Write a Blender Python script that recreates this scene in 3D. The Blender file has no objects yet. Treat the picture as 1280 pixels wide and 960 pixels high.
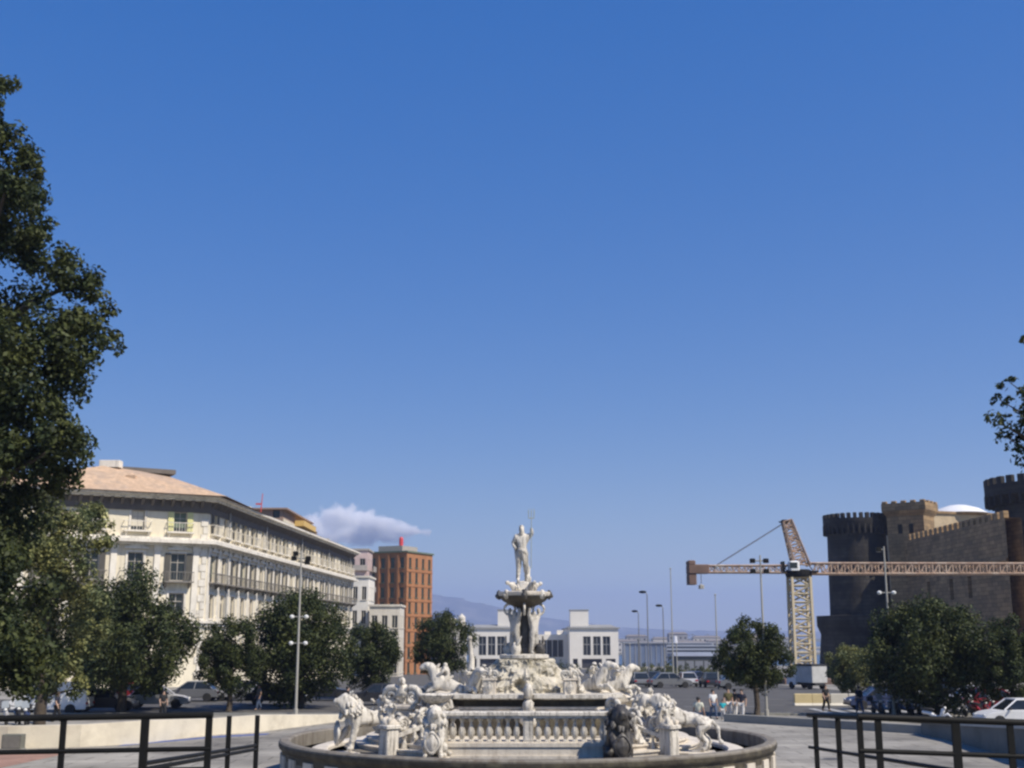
import bpy, bmesh, math, random
import numpy as np
from mathutils import Vector, Matrix, noise

R = math.radians
PI = math.pi
random.seed(7)
scene = bpy.context.scene
COL = scene.collection

# ------------------------------------------------------------------ camera model
F = 1500.0                      # focal length in pixels of the 1280 px wide photograph
HORIZON = 797.0
EYE = 1.65
TH = math.atan((HORIZON - 480.0) / F)
CT, ST = math.cos(TH), math.sin(TH)

def at(u, v, Y):
    """World point at ground distance Y that the photograph shows at pixel (u, v)."""
    a, b = (u - 640.0) / F, (480.0 - v) / F
    y, z = CT - b * ST, ST + b * CT
    return Vector((a * Y / y, Y, EYE + z * Y / y))

def zat(v, Y):
    return at(640, v, Y).z

def xat(u, Y, z=0.0):
    return (u - 640.0) / F * (Y * CT + (z - EYE) * ST)

cam_d = bpy.data.cameras.new('camera')
cam = bpy.data.objects.new('camera', cam_d)
COL.objects.link(cam)
cam.location = (0, 0, EYE)
cam.rotation_euler = (PI / 2 + TH, 0, 0)
cam_d.sensor_width = 36
cam_d.lens = F / 1280 * 36
cam_d.clip_start = 0.1
cam_d.clip_end = 60000
scene.camera = cam

Z0 = -3.05                      # level of the square
def ground_z(y):
    pts = [(-200, 0), (10.5, 0), (27, Z0), (112, Z0), (450, -9.7), (520, -9.9)]
    if y <= pts[0][0]: return pts[0][1]
    for (a, za), (b, zb) in zip(pts, pts[1:]):
        if y <= b:
            return za + (zb - za) * (y - a) / (b - a)
    return pts[-1][1]

# ------------------------------------------------------------------ materials
MATS = {}
def mat(name, color, rough=0.8, var=0.25, scale=3.0, stain=None, stain_amt=0.5, stain_scale=0.8,
        bump=0.0, bump_scale=25.0, metal=0.0, spec=0.5, streak=False, courses=None):
    if name in MATS: return MATS[name]
    m = bpy.data.materials.new(name); m.use_nodes = True
    nt = m.node_tree; N = nt.nodes; L = nt.links
    b = N['Principled BSDF']
    b.inputs['Roughness'].default_value = rough
    b.inputs['Metallic'].default_value = metal
    b.inputs['Specular IOR Level'].default_value = spec
    tc = N.new('ShaderNodeTexCoord')
    c = tuple(color) + (1,)
    lo = tuple(x * (1 - var) for x in color) + (1,)
    hi = tuple(min(1, x * (1 + var)) for x in color) + (1,)
    n = N.new('ShaderNodeTexNoise'); n.inputs['Scale'].default_value = scale
    n.inputs['Detail'].default_value = 6; n.inputs['Roughness'].default_value = 0.65
    L.new(tc.outputs['Object'], n.inputs['Vector'])
    r = N.new('ShaderNodeValToRGB')
    r.color_ramp.elements[0].position = 0.3; r.color_ramp.elements[0].color = lo
    r.color_ramp.elements[1].position = 0.7; r.color_ramp.elements[1].color = hi
    L.new(n.outputs['Fac'], r.inputs['Fac'])
    out = r.outputs['Color']
    if stain is not None:
        n2 = N.new('ShaderNodeTexNoise'); n2.inputs['Scale'].default_value = stain_scale
        n2.inputs['Detail'].default_value = 8; n2.inputs['Roughness'].default_value = 0.7
        if streak:
            mp = N.new('ShaderNodeMapping'); mp.inputs['Scale'].default_value = (3.0, 3.0, 0.35)
            L.new(tc.outputs['Object'], mp.inputs['Vector']); L.new(mp.outputs['Vector'], n2.inputs['Vector'])
        else:
            L.new(tc.outputs['Object'], n2.inputs['Vector'])
        r2 = N.new('ShaderNodeValToRGB')
        r2.color_ramp.elements[0].position = 0.48; r2.color_ramp.elements[0].color = (0, 0, 0, 1)
        r2.color_ramp.elements[1].position = 0.66; r2.color_ramp.elements[1].color = (stain_amt,) * 3 + (1,)
        L.new(n2.outputs['Fac'], r2.inputs['Fac'])
        mx = N.new('ShaderNodeMix'); mx.data_type = 'RGBA'
        L.new(r2.outputs['Color'], mx.inputs['Factor'])
        L.new(out, mx.inputs['A']); mx.inputs['B'].default_value = tuple(stain) + (1,)
        out = mx.outputs['Result']
    if courses is not None:
        # rows of masonry: blocks of the given (width, height), a little darker and lighter from one to the next
        sp = N.new('ShaderNodeSeparateXYZ'); L.new(tc.outputs['Object'], sp.inputs[0])
        ma = N.new('ShaderNodeMath'); ma.operation = 'MULTIPLY_ADD'; ma.inputs[1].default_value = .8; L.new(sp.outputs['Y'], ma.inputs[0]); L.new(sp.outputs['X'], ma.inputs[2])
        cb = N.new('ShaderNodeCombineXYZ'); L.new(ma.outputs[0], cb.inputs['X']); L.new(sp.outputs['Z'], cb.inputs['Y'])
        bk = N.new('ShaderNodeTexBrick'); bk.inputs['Scale'].default_value = 1; bk.inputs['Brick Width'].default_value = courses[0]; bk.inputs['Row Height'].default_value = courses[1]
        bk.inputs['Mortar Size'].default_value = .05 * courses[1]; bk.inputs['Color1'].default_value = (1.2, 1.18, 1.14, 1); bk.inputs['Color2'].default_value = (.72, .73, .75, 1); bk.inputs['Mortar'].default_value = (.5, .5, .5, 1)
        L.new(cb.outputs[0], bk.inputs['Vector'])
        mq = N.new('ShaderNodeMix'); mq.data_type = 'RGBA'; mq.blend_type = 'MULTIPLY'; mq.inputs['Factor'].default_value = courses[2] if len(courses) > 2 else 1
        L.new(out, mq.inputs['A']); L.new(bk.outputs['Color'], mq.inputs['B']); out = mq.outputs['Result']
    L.new(out, b.inputs['Base Color'])
    if bump > 0:
        n3 = N.new('ShaderNodeTexNoise'); n3.inputs['Scale'].default_value = bump_scale
        n3.inputs['Detail'].default_value = 5
        L.new(tc.outputs['Object'], n3.inputs['Vector'])
        bp = N.new('ShaderNodeBump'); bp.inputs['Strength'].default_value = bump; bp.inputs['Distance'].default_value = 0.05
        L.new(n3.outputs['Fac'], bp.inputs['Height']); L.new(bp.outputs['Normal'], b.inputs['Normal'])
    MATS[name] = m
    return m

def leaf_mat(name, dark, light, translucent=0.25):
    m = bpy.data.materials.new(name); m.use_nodes = True
    nt = m.node_tree; N = nt.nodes; L = nt.links
    b = N['Principled BSDF']; b.inputs['Roughness'].default_value = 0.6
    b.inputs['Specular IOR Level'].default_value = 0.25
    g = N.new('ShaderNodeNewGeometry')
    r = N.new('ShaderNodeValToRGB')
    r.color_ramp.elements[0].color = tuple(dark) + (1,); r.color_ramp.elements[1].color = tuple(light) + (1,)
    L.new(g.outputs['Random Per Island'], r.inputs['Fac'])
    # whole sprays are yellower or greener than their neighbours
    tc = N.new('ShaderNodeTexCoord'); nz = N.new('ShaderNodeTexNoise'); nz.inputs['Scale'].default_value = 0.9; nz.inputs['Detail'].default_value = 3
    L.new(tc.outputs['Object'], nz.inputs['Vector'])
    r2 = N.new('ShaderNodeValToRGB'); r2.color_ramp.elements[0].position = .35; r2.color_ramp.elements[0].color = (.7, .78, .8, 1)
    r2.color_ramp.elements[1].position = .68; r2.color_ramp.elements[1].color = (1.55, 1.35, 1.0, 1)
    L.new(nz.outputs['Fac'], r2.inputs['Fac'])
    ml = N.new('ShaderNodeMix'); ml.data_type = 'RGBA'; ml.blend_type = 'MULTIPLY'; ml.inputs['Factor'].default_value = 1
    L.new(r.outputs['Color'], ml.inputs['A']); L.new(r2.outputs['Color'], ml.inputs['B'])
    L.new(ml.outputs['Result'], b.inputs['Base Color'])
    t = N.new('ShaderNodeBsdfTranslucent'); L.new(ml.outputs['Result'], t.inputs['Color'])
    mx = N.new('ShaderNodeMixShader'); mx.inputs['Fac'].default_value = translucent
    L.new(b.outputs['BSDF'], mx.inputs[1]); L.new(t.outputs['BSDF'], mx.inputs[2])
    L.new(mx.outputs['Shader'], N['Material Output'].inputs['Surface'])
    MATS[name] = m
    return m

def glass_dark(name, color=(0.02, 0.025, 0.03), rough=0.08):
    return mat(name, color, rough=rough, var=0.3, scale=1.2, spec=0.5)

# ------------------------------------------------------------------ objects
def obj(name, me, material=None, parent=None, loc=None, rotz=None, scale=None):
    o = bpy.data.objects.new(name, me); COL.objects.link(o)
    if material is not None and me is not None and len(me.materials) == 0: me.materials.append(material)
    if parent is not None: o.parent = parent
    if loc is not None: o.location = loc
    if rotz is not None: o.rotation_euler = (0, 0, rotz)
    if scale is not None: o.scale = scale if hasattr(scale, '__len__') else (scale,) * 3
    return o

def tag(o, label=None, cat=None, group=None, kind=None):
    if label: o['label'] = label
    if cat: o['category'] = cat
    if group: o['group'] = group
    if kind: o['kind'] = kind
    return o

def thing(name, label, cat, loc=(0, 0, 0), rotz=0.0, group=None):
    o = bpy.data.objects.new(name, None); COL.objects.link(o)
    o.location = loc; o.rotation_euler = (0, 0, rotz); o.empty_display_size = 0.2
    return tag(o, label, cat, group)

KIDS = {}
def copy_tree(o, parent=None, loc=None, rotz=None, label=None, scale=None):
    c = o.copy(); COL.objects.link(c)
    if parent is not None: c.parent = parent
    if loc is not None: c.location = loc
    if rotz is not None: c.rotation_euler = (0, 0, rotz)
    if scale is not None: c.scale = (scale,) * 3
    if label: c['label'] = label
    for ch in list(o.children): copy_tree(ch, c)
    return c

class MB:
    def __init__(s): s.v = []; s.f = []
    def add(s, vs, fs):
        b = len(s.v); s.v += [tuple(p) for p in vs]; s.f += [tuple(b + i for i in f) for f in fs]; return s
    def box(s, x0, x1, y0, y1, z0, z1, M=None):
        vs = [Vector((x, y, z)) for z in (z0, z1) for x, y in ((x0, y0), (x1, y0), (x1, y1), (x0, y1))]
        if M is not None: vs = [M @ p for p in vs]
        return s.add(vs, [(3, 2, 1, 0), (4, 5, 6, 7), (0, 1, 5, 4), (1, 2, 6, 5), (2, 3, 7, 6), (3, 0, 4, 7)])
    def bbox(s, x0, x1, y0, y1, z0, z1, c=0.03):
        """box with chamfered vertical and top edges"""
        c = min(c, (x1 - x0) / 3, (y1 - y0) / 3, (z1 - z0) / 3)
        p = [(x0 + c, y0), (x1 - c, y0), (x1, y0 + c), (x1, y1 - c), (x1 - c, y1), (x0 + c, y1), (x0, y1 - c), (x0, y0 + c)]
        cx, cy = (x0 + x1) / 2, (y0 + y1) / 2
        q = [(x - math.copysign(c, x - cx) if abs(x - cx) > c else x, y - math.copysign(c, y - cy) if abs(y - cy) > c else y) for x, y in p]
        vs = [(x, y, z0) for x, y in p] + [(x, y, z1 - c) for x, y in p] + [(x, y, z1) for x, y in q]
        fs = [tuple(reversed(range(8))), tuple(range(16, 24))]
        for k in (0, 8): fs += [(k + i, k + (i + 1) % 8, k + 8 + (i + 1) % 8, k + 8 + i) for i in range(8)]
        return s.add(vs, fs)
    def prism(s, poly, z0, z1, taper=None):
        n = len(poly); top = taper if taper else poly
        vs = [(x, y, z0) for x, y in poly] + [(x, y, z1) for x, y in top]
        return s.add(vs, [tuple(reversed(range(n))), tuple(range(n, 2 * n))] + [(i, (i + 1) % n, n + (i + 1) % n, n + i) for i in range(n)])
    def lathe(s, prof, n=24, c=(0, 0, 0), a0=0.0, a1=2 * PI, lobes=0, amp=0.0, cap=True):
        full = abs(a1 - a0 - 2 * PI) < 1e-6
        k = n if full else n + 1
        vs, fs = [], []
        for i in range(k):
            a = a0 + (a1 - a0) * i / n
            w = 1 + amp * abs(math.cos(a * lobes / 2)) if lobes else 1
            for r, z in prof: vs.append((c[0] + r * w * math.cos(a), c[1] + r * w * math.sin(a), c[2] + z))
        m = len(prof)
        for i in range(n):
            j = (i + 1) % k
            for q in range(m - 1): fs.append((i * m + q, j * m + q, j * m + q + 1, i * m + q + 1))
        if full and cap:
            if prof[0][0] > 1e-6: fs.append(tuple(i * m for i in reversed(range(n))))
            if prof[-1][0] > 1e-6: fs.append(tuple(i * m + m - 1 for i in range(n)))
        return s.add(vs, fs)
    def tube(s, path, rad, n=8, cap=True):
        path = [Vector(p) for p in path]
        if not hasattr(rad, '__len__'): rad = [rad] * len(path)
        vs, fs = [], []
        up = Vector((0.13, 0.21, 1)).normalized()
        for i, p in enumerate(path):
            d = (path[min(i + 1, len(path) - 1)] - path[max(i - 1, 0)]).normalized()
            x = d.cross(up)
            if x.length < 1e-3: x = d.cross(Vector((1, 0, 0)))
            x.normalize(); y = d.cross(x).normalized()
            if i and vs:
                pass
            for k in range(n):
                a = 2 * PI * k / n
                vs.append(p + (x * math.cos(a) + y * math.sin(a)) * rad[i])
        for i in range(len(path) - 1):
            for k in range(n): fs.append((i * n + k, i * n + (k + 1) % n, (i + 1) * n + (k + 1) % n, (i + 1) * n + k))
        if cap:
            fs.append(tuple(reversed(range(n)))); b = (len(path) - 1) * n; fs.append(tuple(range(b, b + n)))
        return s.add(vs, fs)
    def bar(s, a, b, w): return s.tube([a, b], w * 0.7071, n=4)
    def ell(s, c, r, n=12, m=8, M=None, jit=0.0, seed=0):
        if not hasattr(r, '__len__'): r = (r, r, r)
        vs, fs = [], []
        for j in range(1, m):
            t = PI * j / m
            for i in range(n):
                a = 2 * PI * i / n
                d = Vector((math.sin(t) * math.cos(a), math.sin(t) * math.sin(a), math.cos(t)))
                k = 1 + (jit * noise.noise(d * 2.3 + Vector((seed * 3.1, seed, 0))) if jit else 0)
                vs.append(Vector((d.x * r[0] * k, d.y * r[1] * k, d.z * r[2] * k)))
        vs += [Vector((0, 0, r[2])), Vector((0, 0, -r[2]))]
        if M is not None: vs = [M @ p for p in vs]
        vs = [p + Vector(c) for p in vs]
        for j in range(m - 2):
            for i in range(n): fs.append((j * n + i, (j + 1) * n + i, (j + 1) * n + (i + 1) % n, j * n + (i + 1) % n))
        t, b = len(vs) - 2, len(vs) - 1
        for i in range(n):
            fs.append((t, i, (i + 1) % n)); fs.append((b, (m - 2) * n + (i + 1) % n, (m - 2) * n + i))
        return s.add(vs, fs)
    def mesh(s, name='shape', smooth=None):
        me = bpy.data.meshes.new(name); me.from_pydata(s.v, [], s.f); me.update()
        bm = bmesh.new(); bm.from_mesh(me); bmesh.ops.recalc_face_normals(bm, faces=bm.faces); bm.to_mesh(me); bm.free()
        if smooth:
            me.shade_smooth(); me.set_sharp_from_angle(angle=R(smooth))
        return me
    def build(s, name, material, parent=None, smooth=None, **k):
        return obj(name, s.mesh(name, smooth), material, parent, **k)

def skin_mesh(vs, es, rs, sub=1, name='body'):
    me = bpy.data.meshes.new(name); me.from_pydata([tuple(v) for v in vs], es, [])
    o = bpy.data.objects.new('tmp', me); COL.objects.link(o)
    o.modifiers.new('s', 'SKIN')
    for i, r in enumerate(rs):
        me.skin_vertices[0].data[i].radius = (r, r)
        me.skin_vertices[0].data[i].use_root = (i == 0)
    if sub:
        ss = o.modifiers.new('ss', 'SUBSURF'); ss.levels = sub; ss.render_levels = sub
    dg = bpy.context.evaluated_depsgraph_get(); dg.update()
    out = bpy.data.meshes.new_from_object(o.evaluated_get(dg))
    bpy.data.objects.remove(o); out.shade_smooth(); out.name = name
    return out

def lumps(me, amp, scale, seed=0.0):
    """carved irregularity: push vertices along their normals by noise"""
    for v in me.vertices:
        v.co += v.normal * (noise.noise(v.co * scale + Vector((seed, seed * 1.7, 0))) * amp)
    me.update()
    return me
# ------------------------------------------------------------------ materials used
M_ = {}
M_['pave'] = None
def paving_mat():
    m = bpy.data.materials.new('square paving'); m.use_nodes = True
    nt = m.node_tree; N = nt.nodes; L = nt.links; b = N['Principled BSDF']; b.inputs['Roughness'].default_value = 0.85; b.inputs['Specular IOR Level'].default_value = 0.2
    tc = N.new('ShaderNodeTexCoord')
    br = N.new('ShaderNodeTexBrick'); br.inputs['Scale'].default_value = 1.0
    br.inputs['Color1'].default_value = (0.36, 0.345, 0.31, 1); br.inputs['Color2'].default_value = (0.31, 0.298, 0.27, 1)
    br.inputs['Mortar'].default_value = (0.13, 0.125, 0.11, 1); br.inputs['Mortar Size'].default_value = 0.03
    br.inputs['Brick Width'].default_value = 2.4; br.inputs['Row Height'].default_value = 1.2
    L.new(tc.outputs['Object'], br.inputs['Vector'])
    n = N.new('ShaderNodeTexNoise'); n.inputs['Scale'].default_value = 0.22; n.inputs['Detail'].default_value = 10; n.inputs['Roughness'].default_value = .7
    L.new(tc.outputs['Object'], n.inputs['Vector'])
    r = N.new('ShaderNodeValToRGB'); r.color_ramp.elements[0].position = 0.35; r.color_ramp.elements[0].color = (0.5, 0.49, 0.47, 1)
    r.color_ramp.elements[1].position = 0.7; r.color_ramp.elements[1].color = (1.25, 1.23, 1.18, 1)
    L.new(n.outputs['Fac'], r.inputs['Fac'])
    mx = N.new('ShaderNodeMix'); mx.data_type = 'RGBA'; mx.blend_type = 'MULTIPLY'; mx.inputs['Factor'].default_value = 1
    L.new(br.outputs['Color'], mx.inputs['A']); L.new(r.outputs['Color'], mx.inputs['B'])
    L.new(mx.outputs['Result'], b.inputs['Base Color'])
    return m
M_['pave'] = paving_mat()
M_['asphalt'] = mat('asphalt', (0.085, 0.082, 0.076), 0.95, 0.3, 0.6, bump=0.2)
M_['paint'] = mat('road paint', (0.36, 0.36, 0.34), 0.7, 0.15, 4)
M_['bluestrip'] = mat('blue strip', (0.06, 0.1, 0.28), 0.7, 0.2, 2)
M_['brickpave'] = mat('brick paving', (0.32, 0.19, 0.14), 0.85, 0.25, 1.5)
M_['cream'] = mat('cream stone', (0.66, 0.6, 0.47), 0.8, 0.12, 0.6, stain=(0.42, 0.37, 0.28), stain_amt=0.5, stain_scale=0.7)
M_['grey_stone'] = mat('grey stone', (0.27, 0.265, 0.24), 0.85, 0.2, 0.8, stain=(0.14, 0.14, 0.11), stain_amt=0.5, bump=0.2)
M_['white_metal'] = mat('pale painted metal', (0.36, 0.35, 0.31), 0.7, 0.08, 3, spec=.2)
M_['dark_metal'] = mat('dark painted metal', (0.012, 0.012, 0.011), 0.6, 0.25, 5, spec=.15)
M_['steel'] = mat('grey steel', (0.3, 0.3, 0.31), 0.4, 0.15, 3, metal=0.6)
M_['bark'] = mat('bark', (0.07, 0.055, 0.04), 0.95, 0.35, 6, bump=0.6, bump_scale=12)
M_['glass'] = glass_dark('window glass')
M_['lampglass'] = mat('lamp glass', (0.75, 0.75, 0.7), 0.25, 0.05)
M_['tyre'] = mat('rubber', (0.02, 0.02, 0.02), 0.8)
M_['rim'] = mat('wheel rim', (0.45, 0.45, 0.46), 0.35, 0.1, metal=0.7)
LEAF_OAK = leaf_mat('holm oak leaves', (0.015, 0.024, 0.01), (0.075, 0.095, 0.036), 0.22)
LEAF_OLIVE = leaf_mat('olive green leaves', (0.045, 0.06, 0.022), (0.26, 0.28, 0.13), 0.32)
LEAF_ROUND = leaf_mat('dark green leaves', (0.016, 0.026, 0.011), (0.075, 0.095, 0.034), 0.22)

# ------------------------------------------------------------------ ground, roads, sea, hills
def ground():
    xs = [-9000, -3000, -900, -300, -150, -100, -70, -50, -35, -20, -10, 0, 10, 20, 35, 50, 70, 100, 150, 300, 900, 3000, 9000]
    ys = [-150, -40, 0, 10.5, 14, 18, 22, 27, 40, 60, 80, 100, 112, 140, 180, 220, 280, 340, 400, 450, 520]
    mb = MB()
    vs = [(x, y, ground_z(y)) for y in ys for x in xs]; n = len(xs)
    mb.add(vs, [(j * n + i, j * n + i + 1, (j + 1) * n + i + 1, (j + 1) * n + i) for j in range(len(ys) - 1) for i in range(n - 1)])
    o = mb.build('ground', M_['pave']); tag(o, 'grey stone paving of the sloping square', kind='structure')
    # quay wall at the water
    q = MB(); q.box(-9000, 9000, 519.6, 521, -14, -9.95)
    tag(q.build('quay_wall', M_['grey_stone']), 'stone quay edge along the harbour', kind='structure')
ground()

def sheet(name, pts, material, dz, label, close=True):
    """a flat strip lying on the ground: pts = left/right pairs along its run"""
    mb = MB()
    vs = []
    for (a, b) in pts:
        vs.append((a[0], a[1], ground_z(a[1]) + dz)); vs.append((b[0], b[1], ground_z(b[1]) + dz))
    mb.add(vs, [(2 * i, 2 * i + 1, 2 * i + 3, 2 * i + 2) for i in range(len(pts) - 1)])
    return tag(mb.build(name, material), label, kind='structure')

# the street behind the fountain: two arms, left and right
sheet('road', [((-90, 77.2), (-90, 96)), ((-8, 77.2), (-8, 96)), ((60, 77.2), (60, 96)), ((110, 77.2), (110, 96))], M_['asphalt'], 0.006, 'asphalt street crossing behind the fountain')
sheet('avenue', [((-27, 96.2), (30, 96.2)), ((-27, 112), (30, 112)), ((-24, 250), (32, 250)), ((-22, 450), (60, 450))], M_['asphalt'], 0.006, 'asphalt avenue running down to the harbour')
# zebra stripes
for k in range(6):
    x = 20 + k * 1.05
    sheet('crossing_stripe', [((x, 77.6), (x + .5, 77.6)), ((x, 84), (x + .5, 84))], M_['paint'], 0.011, 'white stripe of the pedestrian crossing')
for k in range(10):
    x = -60 + k * 12
    sheet('lane_line', [((x, 86.4), (x, 86.6)), ((x + 5, 86.4), (x + 5, 86.6))], M_['paint'], 0.010, 'white lane line on the street')
# kerbs
kb = MB(); kb.box(-90, 110, 76.9, 77.2, Z0 - .2, Z0 + .13)
tag(kb.build('kerb', M_['grey_stone']), 'stone kerb along the street', kind='structure')

# blue band and brick patch on the paving at the left
sheet('blue_band', [((xat(150, 55.6, Z0), 55.2), (xat(150, 55.6, Z0), 56.3)), ((xat(262, 59, Z0), 59.8), (xat(262, 59, Z0), 61.0)), ((xat(330, 61, Z0), 61.6), (xat(330, 61, Z0), 62.5))], M_['bluestrip'], 0.005, 'blue band on the paving')  # flat strip of one dark blue colour
sheet('brick_patch', [((-30, 40), (-30, 53.2)), ((xat(60, 52, Z0), 40), (xat(100, 53, Z0), 53.2)), ], M_['brickpave'], 0.004, 'reddish brick paving patch')

def water():
    m = bpy.data.materials.new('sea water'); m.use_nodes = True
    N = m.node_tree.nodes; L = m.node_tree.links; b = N['Principled BSDF']
    b.inputs['Base Color'].default_value = (0.02, 0.05, 0.085, 1); b.inputs['Roughness'].default_value = 0.25
    tc = N.new('ShaderNodeTexCoord'); n = N.new('ShaderNodeTexNoise'); n.inputs['Scale'].default_value = 0.08; n.inputs['Detail'].default_value = 6
    L.new(tc.outputs['Object'], n.inputs['Vector'])
    bp = N.new('ShaderNodeBump'); bp.inputs['Strength'].default_value = 0.6; bp.inputs['Distance'].default_value = 1.0
    L.new(n.outputs['Fac'], bp.inputs['Height']); L.new(bp.outputs['Normal'], b.inputs['Normal'])
    mb = MB(); mb.add([(-12000, 520.9, -12), (12000, 520.9, -12), (12000, 12400, -12), (-12000, 12400, -12)], [(0, 1, 2, 3)])
    tag(mb.build('sea', m), 'blue sea of the bay', kind='structure')
water()

def hills():
    pr = [(-3500, 770), (-900, 740), (0, 700), (250, 722), (430, 736), (500, 740), (545, 743), (575, 748), (610, 757), (650, 765), (700, 774), (760, 783), (830, 787), (900, 788.5), (1000, 789), (1150, 788), (1300, 786), (2000, 780), (4500, 775)]
    mb = MB(); cols = []
    for i in range(len(pr) - 1):
        (u0, v0), (u1, v1) = pr[i], pr[i + 1]
        for k in range(6):
            t = k / 6; cols.append((u0 + (u1 - u0) * t, v0 + (v1 - v0) * t))
    prof = [(7400, 0.0), (7900, .12), (8400, .42), (8800, .8), (9000, 1.0), (9500, .6), (10600, 0)]
    vs = []
    for i, (u, v) in enumerate(cols):
        p = at(u, v, 9000); h = p.z + 12; x = p.x
        for j, (y, s) in enumerate(prof):
            jit = noise.noise(Vector((i * .45, j * 1.1, 0)))
            vs.append((x * y / 9000 + jit * 60, y, -12.5 + h * s * (1 + .12 * jit * (s < 1)) + (noise.noise(Vector((i * .9, 3, 0))) * 8 if s > .9 else 0)))
    n = len(prof)
    mb.add(vs, [(i * n + j, (i + 1) * n + j, (i + 1) * n + j + 1, i * n + j + 1) for i in range(len(cols) - 1) for j in range(n - 1)])
    m = mat('far hillside', (0.1, 0.11, 0.08), 0.95, 0.35, 0.002, stain=(0.3, 0.27, 0.22), stain_amt=0.6, stain_scale=0.004)
    tag(mb.build('hills', m, smooth=60), 'hazy blue mountain slope falling to the bay', kind='structure')
    # low far shore of the bay
    mb = MB(); vs = []
    for i in range(80):
        x = -2500 + i * 70
        h = 9 + 10 * abs(noise.noise(Vector((i * .31, 0, 1)))) + 5 * noise.noise(Vector((i * .9, 5, 1)))
        for y, s in ((3900, 0), (3960, .7), (4100, 1), (4500, 0)): vs.append((x, y, -12.4 + h * s))
    mb.add(vs, [(i * 4 + j, (i + 1) * 4 + j, (i + 1) * 4 + j + 1, i * 4 + j + 1) for i in range(79) for j in range(3)])
    tag(mb.build('far_shore', m), 'low hazy shore across the harbour', kind='structure')
hills()

def manholes():
    m_ = mat('cast iron cover', (.06, .058, .055), .7, .3, 6)
    for u, v, lab in ((1040, 946, 'round iron manhole cover on the paving beside the ramp wall'), (236, 944, 'round iron manhole cover on the paving before the cream wall'), (1120, 936, 'round iron manhole cover near the low grey wall')):
        Y = (EYE - Z0) * 1567 / (v - HORIZON)
        t = bpy.data.objects.new('manhole_cover', None); COL.objects.link(t); t.location = (xat(u, Y, Z0), Y, Z0); tag(t, lab, 'manhole cover', 'manhole covers in the paving')
        a = MB(); a.lathe([(.36, .004), (.36, .012), (0, .013)], 24); a.build('lid', m_, t)
        a = MB(); a.lathe([(.37, .003), (.37, .016), (.45, .016), (.45, .003)], 24, cap=False); a.build('ring', M_['grey_stone'], t)
manholes()
# ------------------------------------------------------------------ buildings
def wall_open(mb, L_, z0, z1, ops, depth=0.35):
    """wall in local coords: x along, outward = -y, with openings (x0,x1,z0,z1) and their reveals"""
    xs = sorted({0.0, L_} | {o[0] for o in ops} | {o[1] for o in ops})
    zs = sorted({z0, z1} | {o[2] for o in ops} | {o[3] for o in ops})
    vs, fs, idx = [], [], {}
    def V(x, y, z):
        k = (round(x, 4), round(y, 4), round(z, 4))
        if k not in idx: idx[k] = len(vs); vs.append((x, y, z))
        return idx[k]
    # one column band per opening set keeps the grid small enough
    for i in range(len(xs) - 1):
        for j in range(len(zs) - 1):
            cx, cz = (xs[i] + xs[i + 1]) / 2, (zs[j] + zs[j + 1]) / 2
            if any(o[0] < cx < o[1] and o[2] < cz < o[3] for o in ops): continue
            fs.append((V(xs[i], 0, zs[j]), V(xs[i + 1], 0, zs[j]), V(xs[i + 1], 0, zs[j + 1]), V(xs[i], 0, zs[j + 1])))
    for (a, b, c, d) in ops:
        p = [(a, c), (b, c), (b, d), (a, d)]
        for k in range(4):
            (xa, za), (xb, zb) = p[k], p[(k + 1) % 4]
            fs.append((V(xa, 0, za), V(xa, depth, za), V(xb, depth, zb), V(xb, 0, zb)))
    return vs, fs

def place(vs, o, ang):
    c, s = math.cos(ang), math.sin(ang)
    return [(o[0] + x * c - y * s, o[1] + x * s + y * c, z) for x, y, z in vs]

def band(mb, pts, z0, z1, out, inn=0.0):
    """moulding following a polyline (outward is to the right of the direction of travel), mitred"""
    P = [Vector((p[0], p[1])) for p in pts]
    def off(d):
        res = []
        for i, p in enumerate(P):
            ns = []
            if i > 0: t = (P[i] - P[i - 1]).normalized(); ns.append(Vector((t.y, -t.x)))
            if i < len(P) - 1: t = (P[i + 1] - P[i]).normalized(); ns.append(Vector((t.y, -t.x)))
            n = sum(ns, Vector((0, 0))).normalized(); k = d / max(.3, n.dot(ns[0]))
            res.append(p + n * k)
        return res
    a, b = off(out), off(-inn)
    for i in range(len(P) - 1):
        q = [a[i], a[i + 1], b[i + 1], b[i]]
        mb.prism([(p.x, p.y) for p in q], z0, z1)

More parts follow.
